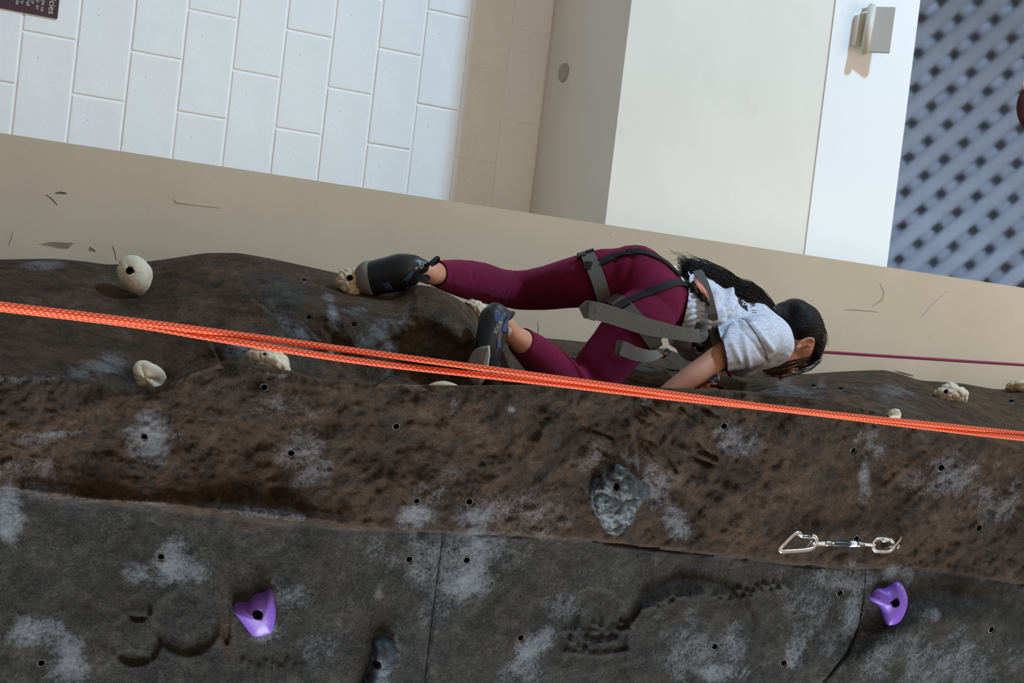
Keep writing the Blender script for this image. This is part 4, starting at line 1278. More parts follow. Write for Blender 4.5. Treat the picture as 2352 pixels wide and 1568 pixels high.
# head frame
H_UP = Vector((-0.20, 0.0, 0.97)).normalized()
H_FW = Vector((0.95, 0.20, 0.20)); H_FW = (H_FW - H_UP * H_FW.dot(H_UP)).normalized()
H_RT = H_FW.cross(H_UP).normalized()                       # the head's right side faces the camera
H_O = at(1845, 788, 3.34) - (H_RT * 0.072 - H_FW * 0.012 - H_UP * 0.008)
def hp_(x, y, z): return H_O + H_RT * x + H_FW * y + H_UP * z
HA = (H_RT, H_FW, H_UP)
def head_geo():
    g = [ball(hp_(0, -0.012, 0.022), HA, (0.073, 0.092, 0.083)), ball(hp_(0, 0.040, -0.025), HA, (0.058, 0.056, 0.080)),
         ball(hp_(0, 0.060, -0.082), HA, (0.036, 0.034, 0.026)), ball(hp_(0, 0.030, -0.070), HA, (0.050, 0.045, 0.034)),
         ball(hp_(0.028, 0.068, -0.020), HA, (0.024, 0.026, 0.022)), ball(hp_(-0.028, 0.068, -0.020), HA, (0.024, 0.026, 0.022)),
         ball(hp_(0, 0.080, 0.030), HA, (0.046, 0.018, 0.022)),
         ball(hp_(0, 0.099, -0.008), HA, (0.009, 0.014, 0.024)), ball(hp_(0, 0.110, -0.026), HA, (0.012, 0.015, 0.011)),
         ball(hp_(0.010, 0.102, -0.030), HA, (0.008, 0.009, 0.007)), ball(hp_(-0.010, 0.102, -0.030), HA, (0.008, 0.009, 0.007)),
         ball(hp_(0, 0.096, -0.050), HA, (0.020, 0.009, 0.006)), ball(hp_(0, 0.094, -0.060), HA, (0.018, 0.009, 0.007))]
    return g
def ear_geo(s):
    c = hp_(0.072 * s, -0.012, -0.008)
    up_ = (H_UP * 0.95 - H_FW * 0.25).normalized(); fw_ = H_FW; out = H_RT * s
    pts = []
    for k in range(15):
        a = math.radians(-130 + 290 * k / 14)
        rx, rz = 0.016, 0.030
        pts.append(c + out * (0.010 + 0.004 * math.sin(a)) - fw_ * (rx * math.cos(a) * -1 * -1) + up_ * (rz * math.sin(a)))
    v, f, _ = tube_geo(pts, 0.0048, 8)
    g = [(v, f), ball(c + out * 0.004, (fw_, up_, out), (0.014, 0.026, 0.006)), ball(c - up_ * 0.028 + fw_ * 0.004 + out * 0.005, (fw_, up_, out), (0.009, 0.009, 0.006))]
    return g
def finger(pts, r):
    P = smooth_path(pts, 4)
    n_ = len(P)
    v, f, _ = tube_geo(P, [r * (1.0 - 0.25 * i / (n_ - 1)) for i in range(n_)], 10)
    return [(v, f), ball(P[-1], IMA, (r * 0.76,) * 3, 0, 10, 8)]
def hand_geo(w, palm, tip_dir, curl, across, scale=1.0):
    "w wrist, palm centre; fingers run along tip_dir and bend towards curl; across = towards the little finger"
    g = [ball(palm, (tip_dir, across, curl), (0.046 * scale, 0.038 * scale, 0.016 * scale)), ball(Vector(w).lerp(palm, 0.5), (tip_dir, across, curl), (0.035, 0.026, 0.017))]
    for i, (L, o) in enumerate(((0.066, -0.030), (0.074, -0.010), (0.070, 0.010), (0.056, 0.028))):
        b = palm + tip_dir * 0.036 + across * o
        p1 = b + tip_dir * L * 0.45 + curl * 0.006
        p2 = p1 + tip_dir * L * 0.22 + curl * L * 0.28
        p3 = p2 + tip_dir * L * 0.02 + curl * L * 0.28
        g += finger([b - tip_dir * 0.01, b, p1, p2, p3], 0.0082 - 0.0005 * (i == 3) * 2)
    b = palm - across * 0.030 - tip_dir * 0.015
    g += finger([b, b - across * 0.018 + tip_dir * 0.018 + curl * 0.006, b - across * 0.024 + tip_dir * 0.045 + curl * 0.014, b - across * 0.020 + tip_dir * 0.062 + curl * 0.022], 0.0092)
    return g
wr_r, wr_l = at(1478, 945, 3.23), at(1545, 908, 3.55)
hr_dir = (IM_R * -0.45 + IM_D * 0.65 + FWD * 0.6).normalized()
hr_cur = (IM_D * 0.6 + FWD * 0.3 - IM_R * 0.2); hr_cur = (hr_cur - hr_dir * hr_cur.dot(hr_dir)).normalized()
hr_acr = hr_dir.cross(hr_cur)
hl_dir = (IM_R * 0.75 - IM_D * 0.30 - FWD * 0.75).normalized()
hl_cur = (IM_D * 0.1 + FWD * 0.4 + IM_R * 0.6); hl_cur = (hl_cur - hl_dir * hl_cur.dot(hl_dir)).normalized()
hl_acr = hl_dir.cross(hl_cur)
palm_l = wr_l + hl_dir * 0.05
nails_at = [(1645, 862, 3.385), (1640, 869, 3.385), (1634, 874, 3.385)]
nail_fingers = []
for (x, y, Y) in nails_at:
    tip, base_ = at(x, y, Y), at(x - 45, y + 18, Y + 0.08)
    nail_fingers += finger([base_, tip.lerp(base_, 0.5) - FWD * 0.006, tip - IM_R * 0.004], 0.0085)
body_geo = (nail_fingers + [limb(L_LEG, infl=-0.005), limb(R_LEG, infl=-0.005), limb(TORSO, infl=-0.026), limb(ARM_R), limb(ARM_L), limb(NECK)] + pelvis(-0.008) + head_geo() + ear_geo(1) + ear_geo(-1)
            + [limb([(1738, 772, 3.27, 30, 1), (1736, 785, 3.43, 34, 1), (1738, 800, 3.58, 30, 1)])]
            + [limb([(985, 628, 3.31, 24, 1), (955, 622, 3.31, 25, 1), (905, 628, 3.36, 24, 1)]), limb([(1172, 764, 3.05, 24, 1), (1145, 735, 3.03, 24, 1), (1122, 780, 3.03, 22, 1)])]
            + hand_geo(wr_r, wr_r + hr_dir * 0.055, hr_dir, hr_cur, hr_acr) + hand_geo(wr_l, palm_l, hl_dir, hl_cur, hl_acr, 0.9))
body = fuse('body', body_geo, M['skin'], climber, 0.0042, 4)
body['label'] = 'bare skin of arms, neck, face and ankles'

# leggings: cut off at the hems by starting the limbs above the ankle
L_LG = [(1002, 628, 3.345, 30.5, 0.95)] + L_LEG[3:]
R_LG = [(1195, 782, 3.078, 33.0, 1.0)] + R_LEG[3:]
def flat_limb(knots, infl):
    v, f = limb(knots, infl=infl)
    return v[28 * 4:], None
def leg_disp(co, nm):
    x, y = np_proj(co)
    d = 0.0011 * np.sin((x + 0.35 * y) * 0.62) * np.exp(-((x - 1178) / 26.0) ** 2) * np.exp(-((y - 660) / 60.0) ** 2)
    d += 0.0010 * np.sin((x * 0.5 + y) * 0.30) * np.exp(-((x - 1400) / 60.0) ** 2 - ((y - 570) / 18.0) ** 2)
    dd = np.full(len(co), 1e9)
    for (x0, y0), (x1, y1) in (((1452, 590), (1436, 640)), ((1436, 640), (1410, 690))):
        vx, vy = x1 - x0, y1 - y0
        t = np.clip(((x - x0) * vx + (y - y0) * vy) / (vx * vx + vy * vy), 0, 1)
        dd = np.minimum(dd, np.hypot(x - x0 - t * vx, y - y0 - t * vy))
    d = d - 0.007 * np.exp(-(dd / 9.0) ** 2)
    return d + 0.0006 * fbm(co * 60.0, 2, 5)
leggings = fuse('leggings', [limb(L_LG, infl=0.0), limb(R_LG, infl=0.0)] + pelvis(0.0) + [limb([(1500, 690, 3.33, 74, 1.38), (1535, 698, 3.345, 70, 1.36), (1560, 708, 3.36, 64, 1.34)])], M['leg'], climber, 0.0055, 6, leg_disp)
leggings['label'] = 'tight maroon leggings ending above the ankles'

# t-shirt with folds
FOLDS = [([(1612, 800), (1640, 745), (1668, 705), (1676, 672)], 10, 0.013), ([(1632, 810), (1660, 760), (1690, 715)], 8, -0.010),
         ([(1645, 748), (1672, 735), (1698, 728), (1740, 760), (1768, 800)], 7, 0.008), ([(1638, 752), (1664, 741), (1696, 727), (1716, 738)], 6, -0.020), ([(1650, 760), (1680, 745), (1706, 744)], 8, 0.009), ([(1690, 690), (1680, 720), (1650, 738)], 6, 0.008), ([(1708, 700), (1704, 722)], 6, -0.006),
         ([(1600, 790), (1622, 745), (1636, 705), (1640, 672)], 6, 0.009), ([(1588, 800), (1610, 760), (1622, 720)], 5, -0.007),
         ([(1575, 735), (1590, 715), (1600, 690)], 4, 0.004), ([(1660, 690), (1668, 730), (1655, 770)], 6, -0.010),
         ([(1690, 740), (1735, 790), (1760, 828)], 4, -0.004), ([(1680, 790), (1700, 830)], 6, 0.004), ([(1705, 770), (1720, 838)], 6, 0.004)]
def fold_disp(co, nm):
    x, y = np_proj(co)
    tot = np.zeros(len(co))
    for poly, w, h in FOLDS:
        d = np.full(len(co), 1e9)
        for (x0, y0), (x1, y1) in zip(poly[:-1], poly[1:]):
            vx, vy = x1 - x0, y1 - y0
            t = np.clip(((x - x0) * vx + (y - y0) * vy) / (vx * vx + vy * vy), 0, 1)
            d = np.minimum(d, np.hypot(x - x0 - t * vx, y - y0 - t * vy))
        tot += 1.4 * h * np.exp(-(d / w) ** 2)
    # gathered by the belt
    belt_d = (x - 1610) * 0.97 + (y - 725) * -0.22
    tot += -0.010 * np.exp(-(belt_d / 14.0) ** 2)
    tot += 0.004 * np.exp(-(belt_d / 30.0) ** 2) * np.sin(y * 0.42 + x * 0.1)
    return tot + 0.0030 * fbm(co * 16.0, 3, 9)
SH_TORSO = [(1525, 690, 3.345, 86, 1.46), (1560, 702, 3.355, 89, 1.48), (1590, 720, 3.375, 87, 1.46), (1645, 750, 3.41, 88, 1.48), (1690, 765, 3.43, 88, 1.55), (1732, 776, 3.44, 70, 1.80), (1758, 786, 3.45, 46, 1.6)]
SLEEVE_R = [(1752, 772, 3.28, 52, 1.0), (1724, 782, 3.24, 57, 1.0), (1695, 793, 3.22, 55, 1.0), (1665, 803, 3.21, 52, 1.0), (1635, 814, 3.21, 50, 1.0)]
SLEEVE_L = [(1742, 798, 3.60, 42, 1.0), (1722, 812, 3.65, 44, 1.0), (1705, 826, 3.66, 42, 1.0)]
shirt = fuse('t_shirt', [limb(SH_TORSO), limb(SLEEVE_R), limb(SLEEVE_L), ball(at(1745, 772, 3.30), IMA, (0.055, 0.065, 0.07)), ball(at(1745, 798, 3.56), IMA, (0.055, 0.06, 0.07)),
                          ball(at(1610, 790, 3.40), IMA, (0.075, 0.055, 0.13))], M['shirt'], climber, 0.005, 4, fold_disp)
shirt['label'] = 'heather grey t-shirt'

def trim(o, co, no, center=None, radius=None, axis=None):
    bm_ = bmesh.new(); bm_.from_mesh(o.data)
    co, no = Vector(co), Vector(no).normalized()
    def near_(p):
        if center is None: return True
        d_ = p - center
        if axis is not None: d_ = d_ - axis * d_.dot(axis)
        return d_.length < radius and (p - center).length < 0.16
    fs = [f for f in bm_.faces if near_(f.calc_center_median())]
    geom = list({v for f in fs for v in f.verts}) + list({e for f in fs for e in f.edges}) + fs
    bmesh.ops.bisect_plane(bm_, geom=geom, plane_co=co, plane_no=no, dist=1e-6)
    kill = [f for f in bm_.faces if near_(f.calc_center_median()) and (f.calc_center_median() - co).dot(no) > 0]
    bmesh.ops.delete(bm_, geom=kill, context='FACES')
    bm_.to_mesh(o.data); bm_.free(); o.data.update()
cuff = at(1657, 801, 3.21)
trim(shirt, cuff, IM_R * -0.98 + IM_D * 0.2, at(1665, 803, 3.21), 0.074, (at(1635, 814, 3.21) - at(1695, 793, 3.22)).normalized())
trim(shirt, at(1563, 690, 3.36), IM_R * -0.98 - IM_D * 0.2)
trim(leggings, at(1574, 700, 3.36), IM_R * 0.98 + IM_D * 0.2)
trim(leggings, at(1004, 627, 3.345), L_ax if False else (at(985, 628, 3.315) - at(1050, 632, 3.42)), at(1004, 627, 3.345), 0.06)
trim(leggings, at(1196, 783, 3.08), (at(1172, 764, 3.05) - at(1235, 816, 3.13)), at(1196, 783, 3.08), 0.06)
for o_, th_ in ((shirt, 0.0022), (leggings, 0.0016)):
    sm_ = o_.modifiers.new('cloth_thickness', 'SOLIDIFY'); sm_.thickness = th_; sm_.offset = -1

# ------------------------------------------------------------------ draping helpers
def cast(bvh, px, py):
    d = ray(px, py).normalized()
    loc, nrm, i, dist = bvh.ray_cast(CAM, d)
    if loc is None: return None
    if nrm.dot(d) > 0: nrm = -nrm
    return loc, nrm
def cast_multi(bvhs, px, py):
    best = None
    for b in bvhs:
        h_ = cast(b, px, py)
        if h_ and (best is None or (h_[0] - CAM).length < (best[0] - CAM).length): best = h_
    return best
def drape_obj(o, bvhs, off):
    for v in o.data.vertices:
        x, y = np_proj(np.array(v.co))
        h_ = cast_multi(bvhs, float(x), float(y))
        if h_: v.co = h_[0] + h_[1] * off
    o.data.update()
    return o
def drape_poly(name, poly, bvhs, off, mat, parent, thick=0.0012, cuts=3):
    bm_ = bmesh.new()
    h0 = cast_multi(bvhs, sum(p[0] for p in poly) / len(poly), sum(p[1] for p in poly) / len(poly))
    Y0 = h0[0].y
    vs_ = [bm_.verts.new(at(x, y, Y0)) for x, y in poly]
    bm_.faces.new(vs_)
    bmesh.ops.triangulate(bm_, faces=bm_.faces[:])
    bmesh.ops.subdivide_edges(bm_, edges=bm_.edges[:], cuts=cuts, use_grid_fill=True)
    bmesh.ops.recalc_face_normals(bm_, faces=bm_.faces)
    o = bm_obj(name, bm_, mat, parent, True)
    drape_obj(o, bvhs, off)
    md = o.modifiers.new('thickness', 'SOLIDIFY'); md.thickness = thick; md.offset = 0
    return o
def ribbon(name, pts, hw_px, mat, parent, thick=0.002, bvhs=None, off=0.004, sub=6, twist=None):
    """webbing strip through photo points (x, y[, Y]); draped on bvhs when given"""
    W = []
    if bvhs:
        P2 = smooth_path([Vector((x, y, 0)) for x, y in pts], sub)
        lastn = None
        for p in P2:
            h_ = cast_multi(bvhs, p.x, p.y)
            if h_: W.append(h_[0] + h_[1] * off)
    else:
        W = smooth_path([at(*p) for p in pts], sub)
    wd = []
    m = len(W)
    for i, p in enumerate(W):
        t = (W[min(i + 1, m - 1)] - W[max(i - 1, 0)]).normalized()
        vd = (p - CAM).normalized()
        e = t.cross(vd).normalized()
        if bvhs:
            x, y = np_proj(np.array(p))
            h_ = cast_multi(bvhs, float(x), float(y))
            if h_: e = t.cross(h_[1]).normalized() * (1 if t.cross(h_[1]).dot(e) > 0 else -1)
        hw = hw_px if not isinstance(hw_px, (list, tuple)) else np.interp(i / (m - 1), np.linspace(0, 1, len(hw_px)), hw_px)
        wd.append(e * px2m(hw, p))
    return band(name, W, wd, thick, mat, parent)
def loop_band(name, cen, axis, bvh, width, thick, mat, parent, off=0.002, n=56):
    axis = Vector(axis).normalized()
    a = axis.orthogonal().normalized(); b = axis.cross(a)
    rad = []
    for k in range(n):
        d = a * math.cos(2 * math.pi * k / n) + b * math.sin(2 * math.pi * k / n)
        best = None
        for s_ in (-0.4, 0.0, 0.4):
            h_ = bvh.ray_cast(cen + axis * width * s_, d, 0.3)
            if h_[0] is not None: best = max(best or 0, (h_[0] - cen - axis * width * s_).length)
        rad.append(best)
    good = [r for r in rad if r]
    med = sorted(good)[len(good) // 2]
    rad = [min(r, med * 1.45) if r else med for r in rad]
    rad = [0.25 * rad[k - 1] + 0.5 * rad[k] + 0.25 * rad[(k + 1) % n] for k in range(n)]
    V_, F_ = [], []
    for k in range(n):
        d = a * math.cos(2 * math.pi * k / n) + b * math.sin(2 * math.pi * k / n)
        r = rad[k] + off
        for (w_, t_) in ((-0.5, thick), (0.5, thick), (0.5, 0), (-0.5, 0)):
            V_.append(cen + d * (r + t_) + axis * width * w_)
    for k in range(n):
        j = (k + 1) % n
        for q_ in range(4):
            F_.append((k * 4 + q_, k * 4 + (q_ + 1) % 4, j * 4 + (q_ + 1) % 4, j * 4 + q_))
    o = mesh_obj(name, V_, F_, mat, parent, False)
    bm_ = bmesh.new(); bm_.from_mesh(o.data); bmesh.ops.recalc_face_normals(bm_, faces=bm_.faces)
    bm_.to_mesh(o.data); bm_.free()
    return o
def buckle(name, px, py, wpx, hpx, rot, bvhs, mat, parent, thick=0.008, off=0.004):
    h_ = cast_multi(bvhs, px, py)
    loc, n_ = h_[0] + h_[1] * off, h_[1]
    c, s = math.cos(math.radians(rot)), math.sin(math.radians(rot))
    ex = (IM_R * c + IM_D * s); ex = (ex - n_ * ex.dot(n_)).normalized(); ey = n_.cross(ex)
    bm_ = box_bm(px2m(wpx, loc), px2m(hpx, loc), thick, 0.0015, 2)
    o = bm_obj(name, bm_, mat, parent)
    o.data.transform(Matrix(((ex.x, ey.x, n_.x, loc.x), (ex.y, ey.y, n_.y, loc.y), (ex.z, ey.z, n_.z, loc.z), (0, 0, 0, 1))))
    return o
shirt_b, leg_b, body_b = bvh_of(shirt), bvh_of(leggings), bvh_of(body)

# ------------------------------------------------------------------ shoes
sh_l = empty('climbing_shoe', at(905, 632, 3.34)); tag(sh_l, 'black climbing shoe with pull tabs standing toe-down on the knobbly cream hold', 'shoe', 'climbing shoes')
upL = fuse('shoe_upper', [limb([(972, 611, 3.265, 17, 0.95), (952, 612, 3.275, 29, 0.95), (925, 620, 3.29, 40, 0.85), (885, 632, 3.32, 41, 0.78), (852, 640, 3.35, 41, 0.72), (841, 643, 3.365, 37, 0.66)]),
                          limb([(945, 634, 3.30, 24, 0.9), (915, 643, 3.32, 26, 0.9), (880, 652, 3.34, 24, 0.8)])], M['shoe'], sh_l, 0.0045, 4)
upL_b = bvh_of(upL)
fuse('toe_rubber', [limb([(850, 639, 3.35, 42.5, 0.76), (840, 642, 3.365, 38, 0.72)])], M['shoe_sole'], sh_l, 0.0042, 3)
trim(upL, at(846, 638, 3.40), IM_R * -0.97 - IM_D * 0.22)
upL_b = bvh_of(upL)
ribbon('pull_tab', [(976, 611, 3.24), (986, 606, 3.23), (996, 598, 3.23), (1004, 592, 3.235), (1006, 595, 3.245), (1002, 602, 3.25), (990, 609, 3.25)], 4.5, M['web_dk'], sh_l, 0.0015)
ribbon('pull_tab', [(950, 630, 3.24), (960, 633, 3.235), (972, 640, 3.235), (983, 640, 3.24), (982, 636, 3.25), (970, 634, 3.25)], 5, M['web_dk'], sh_l, 0.0015)
drape_poly('blue_patch', [(925, 643), (938, 630), (949, 622), (946, 634), (934, 648)], [upL_b], 0.0008, M['shoe_blue'], sh_l)
drape_poly('blue_patch', [(878, 652), (892, 648), (900, 658), (903, 664), (886, 664)], [upL_b], 0.0008, M['shoe_blue'], sh_l)
M['print'] = simple('white_print', (0.62, 0.62, 0.60), 0.6, 0.2)
M['print_b'] = simple('blue_print', (0.10, 0.28, 0.55), 0.6, 0.2)
def ring_print(px, py, r, parent, bvhs):
    pts = []
    for k in range(20):
        a = 2 * math.pi * k / 20
        h_ = cast_multi(bvhs, px + r * 0.62 * math.cos(a), py + r * math.sin(a))
        if h_: pts.append(h_[0] + h_[1] * 0.001)
    return tube('logo_ring', pts, 0.0008, M['print'], parent, 6, closed=True)
ring_print(967, 607.5, 8, sh_l, [upL_b])
o = text_mesh('logo_print', 'Z', 0.012, M['print'], sh_l, at(965, 604, 3.2), IM_D, IM_R, 0.0002); drape_obj(o, [upL_b], 0.001)
o = text_mesh('size_print', '6', 0.013, M['print'], sh_l, at(952, 615, 3.2), (IM_D * 0.8 + IM_R * 0.6), (IM_R * 0.8 - IM_D * 0.6), 0.0002); drape_obj(o, [upL_b], 0.001)
tube('lace_tip', [at(931, 654, 3.30), at(937, 659, 3.295), at(941, 661, 3.295)], 0.0034, M['print'], sh_l, 8)

sh_r = empty('climbing_shoe', at(1120, 780, 3.0)); tag(sh_r, 'black and blue climbing shoe with printed lettering on the bent leg', 'shoe', 'climbing shoes')
upR = fuse('shoe_upper', [limb([(1137, 712, 3.02, 20, 1.0), (1131, 728, 3.015, 29, 1.0), (1127, 758, 3.01, 31, 1.0), (1121, 795, 3.0, 30, 0.95), (1112, 838, 3.0, 24, 0.9), (1103, 866, 3.0, 17, 0.9)]),
                          limb([(1142, 716, 3.02, 20, 1.1), (1156, 724, 3.025, 19, 1.2), (1172, 722, 3.03, 10, 1.2), (1180, 717, 3.03, 5, 1.2)]),
                          limb([(1140, 745, 3.02, 26, 1.1), (1145, 765, 3.02, 20, 1.1), (1140, 800, 3.01, 15, 1.0), (1130, 840, 3.0, 12, 1.0)])], M['shoe'], sh_r, 0.0042, 4)
upR_b = bvh_of(upR)
nR = ndir(-0.45, 0.05, 0.9)
drapeR = [(1122, 793), (1106, 796), (1090, 806), (1079, 830), (1078, 858), (1088, 881), (1100, 885), (1110, 868), (1118, 838), (1122, 808)]
dome('toe_rubber', nR, at(1100, 840, 2.985), drapeR, 0.018, M['shoe_sole'], prof=0.5, flat=0.4, parent=sh_r)
tube('sole_edge', [at(1122, 794, 2.955), at(1123, 815, 2.952), at(1119, 840, 2.95), at(1111, 868, 2.955), at(1102, 884, 2.96)], 0.0032, M['shoe_edge'], sh_r, 8)
drape_poly('blue_patch', [(1134, 720), (1148, 713), (1150, 719), (1140, 742), (1136, 741)], [upR_b], 0.0008, M['shoe_blue'], sh_r)
drape_poly('blue_patch', [(1152, 759), (1161, 766), (1167, 736), (1172, 722), (1164, 728), (1157, 745)], [upR_b, body_b], 0.0012, M['shoe_blue'], sh_r)
drape_poly('blue_patch', [(1142, 778), (1150, 790), (1149, 801), (1141, 799)], [upR_b], 0.0008, M['shoe_blue'], sh_r)
xd, yd = (IM_R * -0.42 + IM_D * 0.91), (IM_R * 0.91 + IM_D * 0.42)
o = text_mesh('lettering', 'MAD', 0.0115, M['print_b'], sh_r, at(1155, 715, 2.9), xd, yd, 0.0001); drape_obj(o, [upR_b], 0.0012)
o = text_mesh('lettering', 'ROCK', 0.0115, M['print'], sh_r, at(1145.5, 736, 2.9), xd, yd, 0.0001); drape_obj(o, [upR_b], 0.0012)
drape_poly('white_tag', [(1166, 750), (1171, 752), (1174, 758), (1171, 766), (1166, 773), (1165, 760)], [upR_b, body_b], 0.003, M['print'], sh_r)

# ------------------------------------------------------------------ harness
hn = empty('climbing_harness', at(1500, 700, 3.30)); tag(hn, 'grey and black climbing harness with loose strap tails around the hips', 'harness')
belt = loop_band('waist_belt', at(1611, 726, 3.385), IM_R * 0.97 + IM_D * -0.22, shirt_b, 0.026, 0.004, M['web'], hn, 0.003)
loop_band('leg_loop', at(1362, 640, 3.41), IM_R * 0.946 - IM_D * 0.324 + FWD * 0.05, leg_b, 0.040, 0.005, M['web'], hn, 0.001)
loop_band('leg_loop', at(1462, 748, 3.245), IM_R * 0.78 - IM_D * 0.62 + FWD * 0.05, leg_b, 0.040, 0.005, M['web'], hn, 0.001)
ribbon('riser_strap', [(1356, 612), (1390, 599), (1430, 584), (1470, 579), (1510, 592), (1540, 614), (1566, 640), (1585, 656)], [8, 9, 9, 8, 7], M['web_dk'], hn, 0.003, [leg_b, shirt_b], 0.004)
ribbon('riser_strap', [(1418, 706), (1450, 690), (1490, 672), (1530, 656), (1556, 650), (1576, 657), (1594, 668)], [9, 9, 9, 8, 8], M['web_dk'], hn, 0.003, [leg_b, shirt_b], 0.004)
ribbon('strap_tail', [(1596, 752, 3.20), (1608, 757, 3.14), (1612, 766, 3.105), (1604, 771, 3.095), (1560, 765, 3.09), (1520, 757, 3.09), (1480, 748, 3.09), (1440, 735, 3.085), (1400, 722, 3.08), (1365, 713, 3.08), (1350, 711, 3.085), (1353, 711, 3.095), (1372, 717, 3.095)],
       [14, 15, 16, 20, 21, 21, 21], M['web'], hn, 0.0022)
ribbon('strap_tail', [(1532, 802, 3.17), (1526, 806, 3.13), (1505, 815, 3.10), (1485, 817, 3.09), (1460, 812, 3.09), (1438, 803, 3.09), (1427, 799, 3.09), (1424, 799, 3.098), (1440, 806, 3.10)], [4, 10, 15, 17, 17, 18], M['web'], hn, 0.0022)
buckle('buckle', 1352, 613, 18, 20, 15, [leg_b], M['buckle'], hn, 0.009, 0.008)
for (x, y) in ((1337, 592), (1356, 582)):
    buckle('buckle', x, y, 20, 9, -20, [leg_b], M['buckle'], hn, 0.012, 0.006)
buckle('buckle', 1432, 702, 34, 24, -25, [leg_b], M['buckle'], hn, 0.010, 0.006)
tube('tie_in_buckle', [at(1508, 815, 3.14), at(1524, 813, 3.13), at(1534, 806, 3.14)], [0.008, 0.011, 0.008], M['buckle'], hn, 10)
tube('red_lamp', [at(1525, 812, 3.112), at(1529, 811, 3.112)], 0.0028, simple('red_plastic', (0.55, 0.05, 0.02), 0.3, 0.5), hn, 10)
tube('tie_in_buckle', [at(1600, 783, 3.20), at(1612, 786, 3.19), at(1590, 790, 3.21)], [0.010, 0.012, 0.008], M['buckle'], hn, 10)
padb = [shirt_b]
pad = drape_poly('back_pad', [(1578, 655), (1584, 648), (1592, 647), (1608, 662), (1622, 686), (1626, 699), (1612, 692), (1594, 675), (1582, 666)], padb, 0.010, M['buckle'], hn, 0.008)
drape_poly('orange_label', [(1592, 650), (1600, 652), (1613, 665), (1622, 680), (1622, 684), (1604, 671), (1596, 661)], padb, 0.0155, M['label_or'], hn, 0.002)
for pts in ([(1556, 634, 3.28), (1562, 636, 3.26), (1570, 646, 3.25), (1572, 654, 3.26)], [(1538, 606, 3.30), (1550, 614, 3.29), (1560, 626, 3.29)]):
    tube('gear_loop', [at(*p) for p in pts], 0.0045, M['grey_metal'], hn, 8)

# shirt print
M['dprint'] = simple('charcoal_print', (0.035, 0.036, 0.042), 0.8, 0.1)
drape_poly('print_panel', [(1694, 683), (1715, 688), (1717, 716), (1697, 697)], [shirt_b], 0.0012, M['dprint'], shirt, 0.0006)
xd2, yd2 = (IM_D * 0.93 + IM_R * 0.22), (IM_R * 0.95 - IM_D * 0.2)
o = text_mesh('print_letters', 'nd', 0.026, M['label'], shirt, at(1700, 684, 3.1), -xd2 * -1, yd2, 0.0001); drape_obj(o, [shirt_b], 0.0026)
o = text_mesh('print_letters', 'ER //', 0.020, M['dprint'], shirt, at(1720, 690, 3.1), xd2, yd2, 0.0001); drape_obj(o, [shirt_b], 0.0014)
tube('shoulder_seam', [q_[0] + q_[1] * 0.0006 for q_ in (cast(shirt_b, v.x, v.y) for v in smooth_path([Vector((x, y, 0)) for x, y in [(1705, 730), (1720, 744), (1738, 768), (1750, 790), (1760, 812), (1762, 824)]], 14)) if q_], 0.0010, simple('seam_thread', (0.10, 0.10, 0.11), 0.9, 0.1), shirt, 6)

# ------------------------------------------------------------------ face details
def eye(s):
    c = hp_(0.030 * s, 0.077, 0.004)
    e = mesh_obj('eye', *ball(c, HA, (0.0105, 0.0105, 0.0085)), simple('eye_white', (0.62, 0.58, 0.55), 0.25, 0.5), climber)
    mesh_obj('iris', *ball(c + H_FW * 0.0065, HA, (0.0062, 0.0062, 0.0062)), M['hair'], e)
    pts = [hp_(0.030 * s + dx, 0.0935 - abs(dx) * 0.25, 0.011 - dx * dx * 30) for dx in (-0.012, -0.006, 0, 0.006, 0.012)]
    tube('eyelashes', pts, 0.0016, M['hair'], e, 6)
    pts = [hp_(0.032 * s + dx, 0.094 - abs(dx) * 0.3, 0.030 - dx * dx * 22) for dx in (-0.016, -0.008, 0, 0.008, 0.016)]
    tube('eyebrow', pts, [0.0016, 0.0026, 0.0028, 0.0024, 0.0012], M['hair'], climber, 6)
for s_ in (1, -1): eye(s_)
mesh_obj('lips', *ball(hp_(0, 0.103, -0.055), HA, (0.019, 0.007, 0.007)), simple('lips', (0.34, 0.09, 0.07), 0.45, 0.3), climber)
ec = hp_(0.086, -0.008, -0.040)
for dz in (0.0, 0.008):
    mesh_obj('earring', *ball(ec + H_UP * dz - H_FW * dz * 0.3, HA, (0.0030, 0.0030, 0.0030), 0, 10, 8), M['steel'], climber)
# blue nails on the far hand
M['nail'] = simple('blue_nail_polish', (0.16, 0.26, 0.55), 0.2, 0.6)
for (x, y, Y) in nails_at:
    mesh_obj('fingernail', *ball(at(x, y, Y) - FWD * 0.0065 - IM_R * 0.001, IMA, (0.0075, 0.0062, 0.003)), M['nail'], body)

# ------------------------------------------------------------------ hair
hairc = fuse('hair', [ball(hp_(0, -0.052, 0.022), HA, (0.079, 0.072, 0.080)), ball(hp_(0, -0.075, 0.010), HA, (0.062, 0.060, 0.060)), ball(hp_(0, -0.006, 0.062), HA, (0.076, 0.088, 0.052)),
                      limb([(1800, 722, 3.40, 30, 1), (1782, 724, 3.39, 20, 1), (1770, 716, 3.38, 20, 1)])], M['hair'], climber, 0.005, 5)
hairc['label'] = 'long black hair gathered in a ponytail'
hair_b = bvh_of(hairc)
def strands(name, paths, rad, parent, n=5):
    V_, F_ = [], []
    for P in paths:
        m = len(P)
        v, f, _ = tube_geo(P, [rad * (1 - 0.75 * (i / (m - 1)) ** 2) for i in range(m)], n, cap=True)
        n0 = len(V_); V_ += v; F_ += [tuple(i + n0 for i in ff) for ff in f]
    o = mesh_obj(name, V_, F_, M['hair'], parent)
    o['kind'] = 'stuff'
    return o
rnd = random.Random(4)
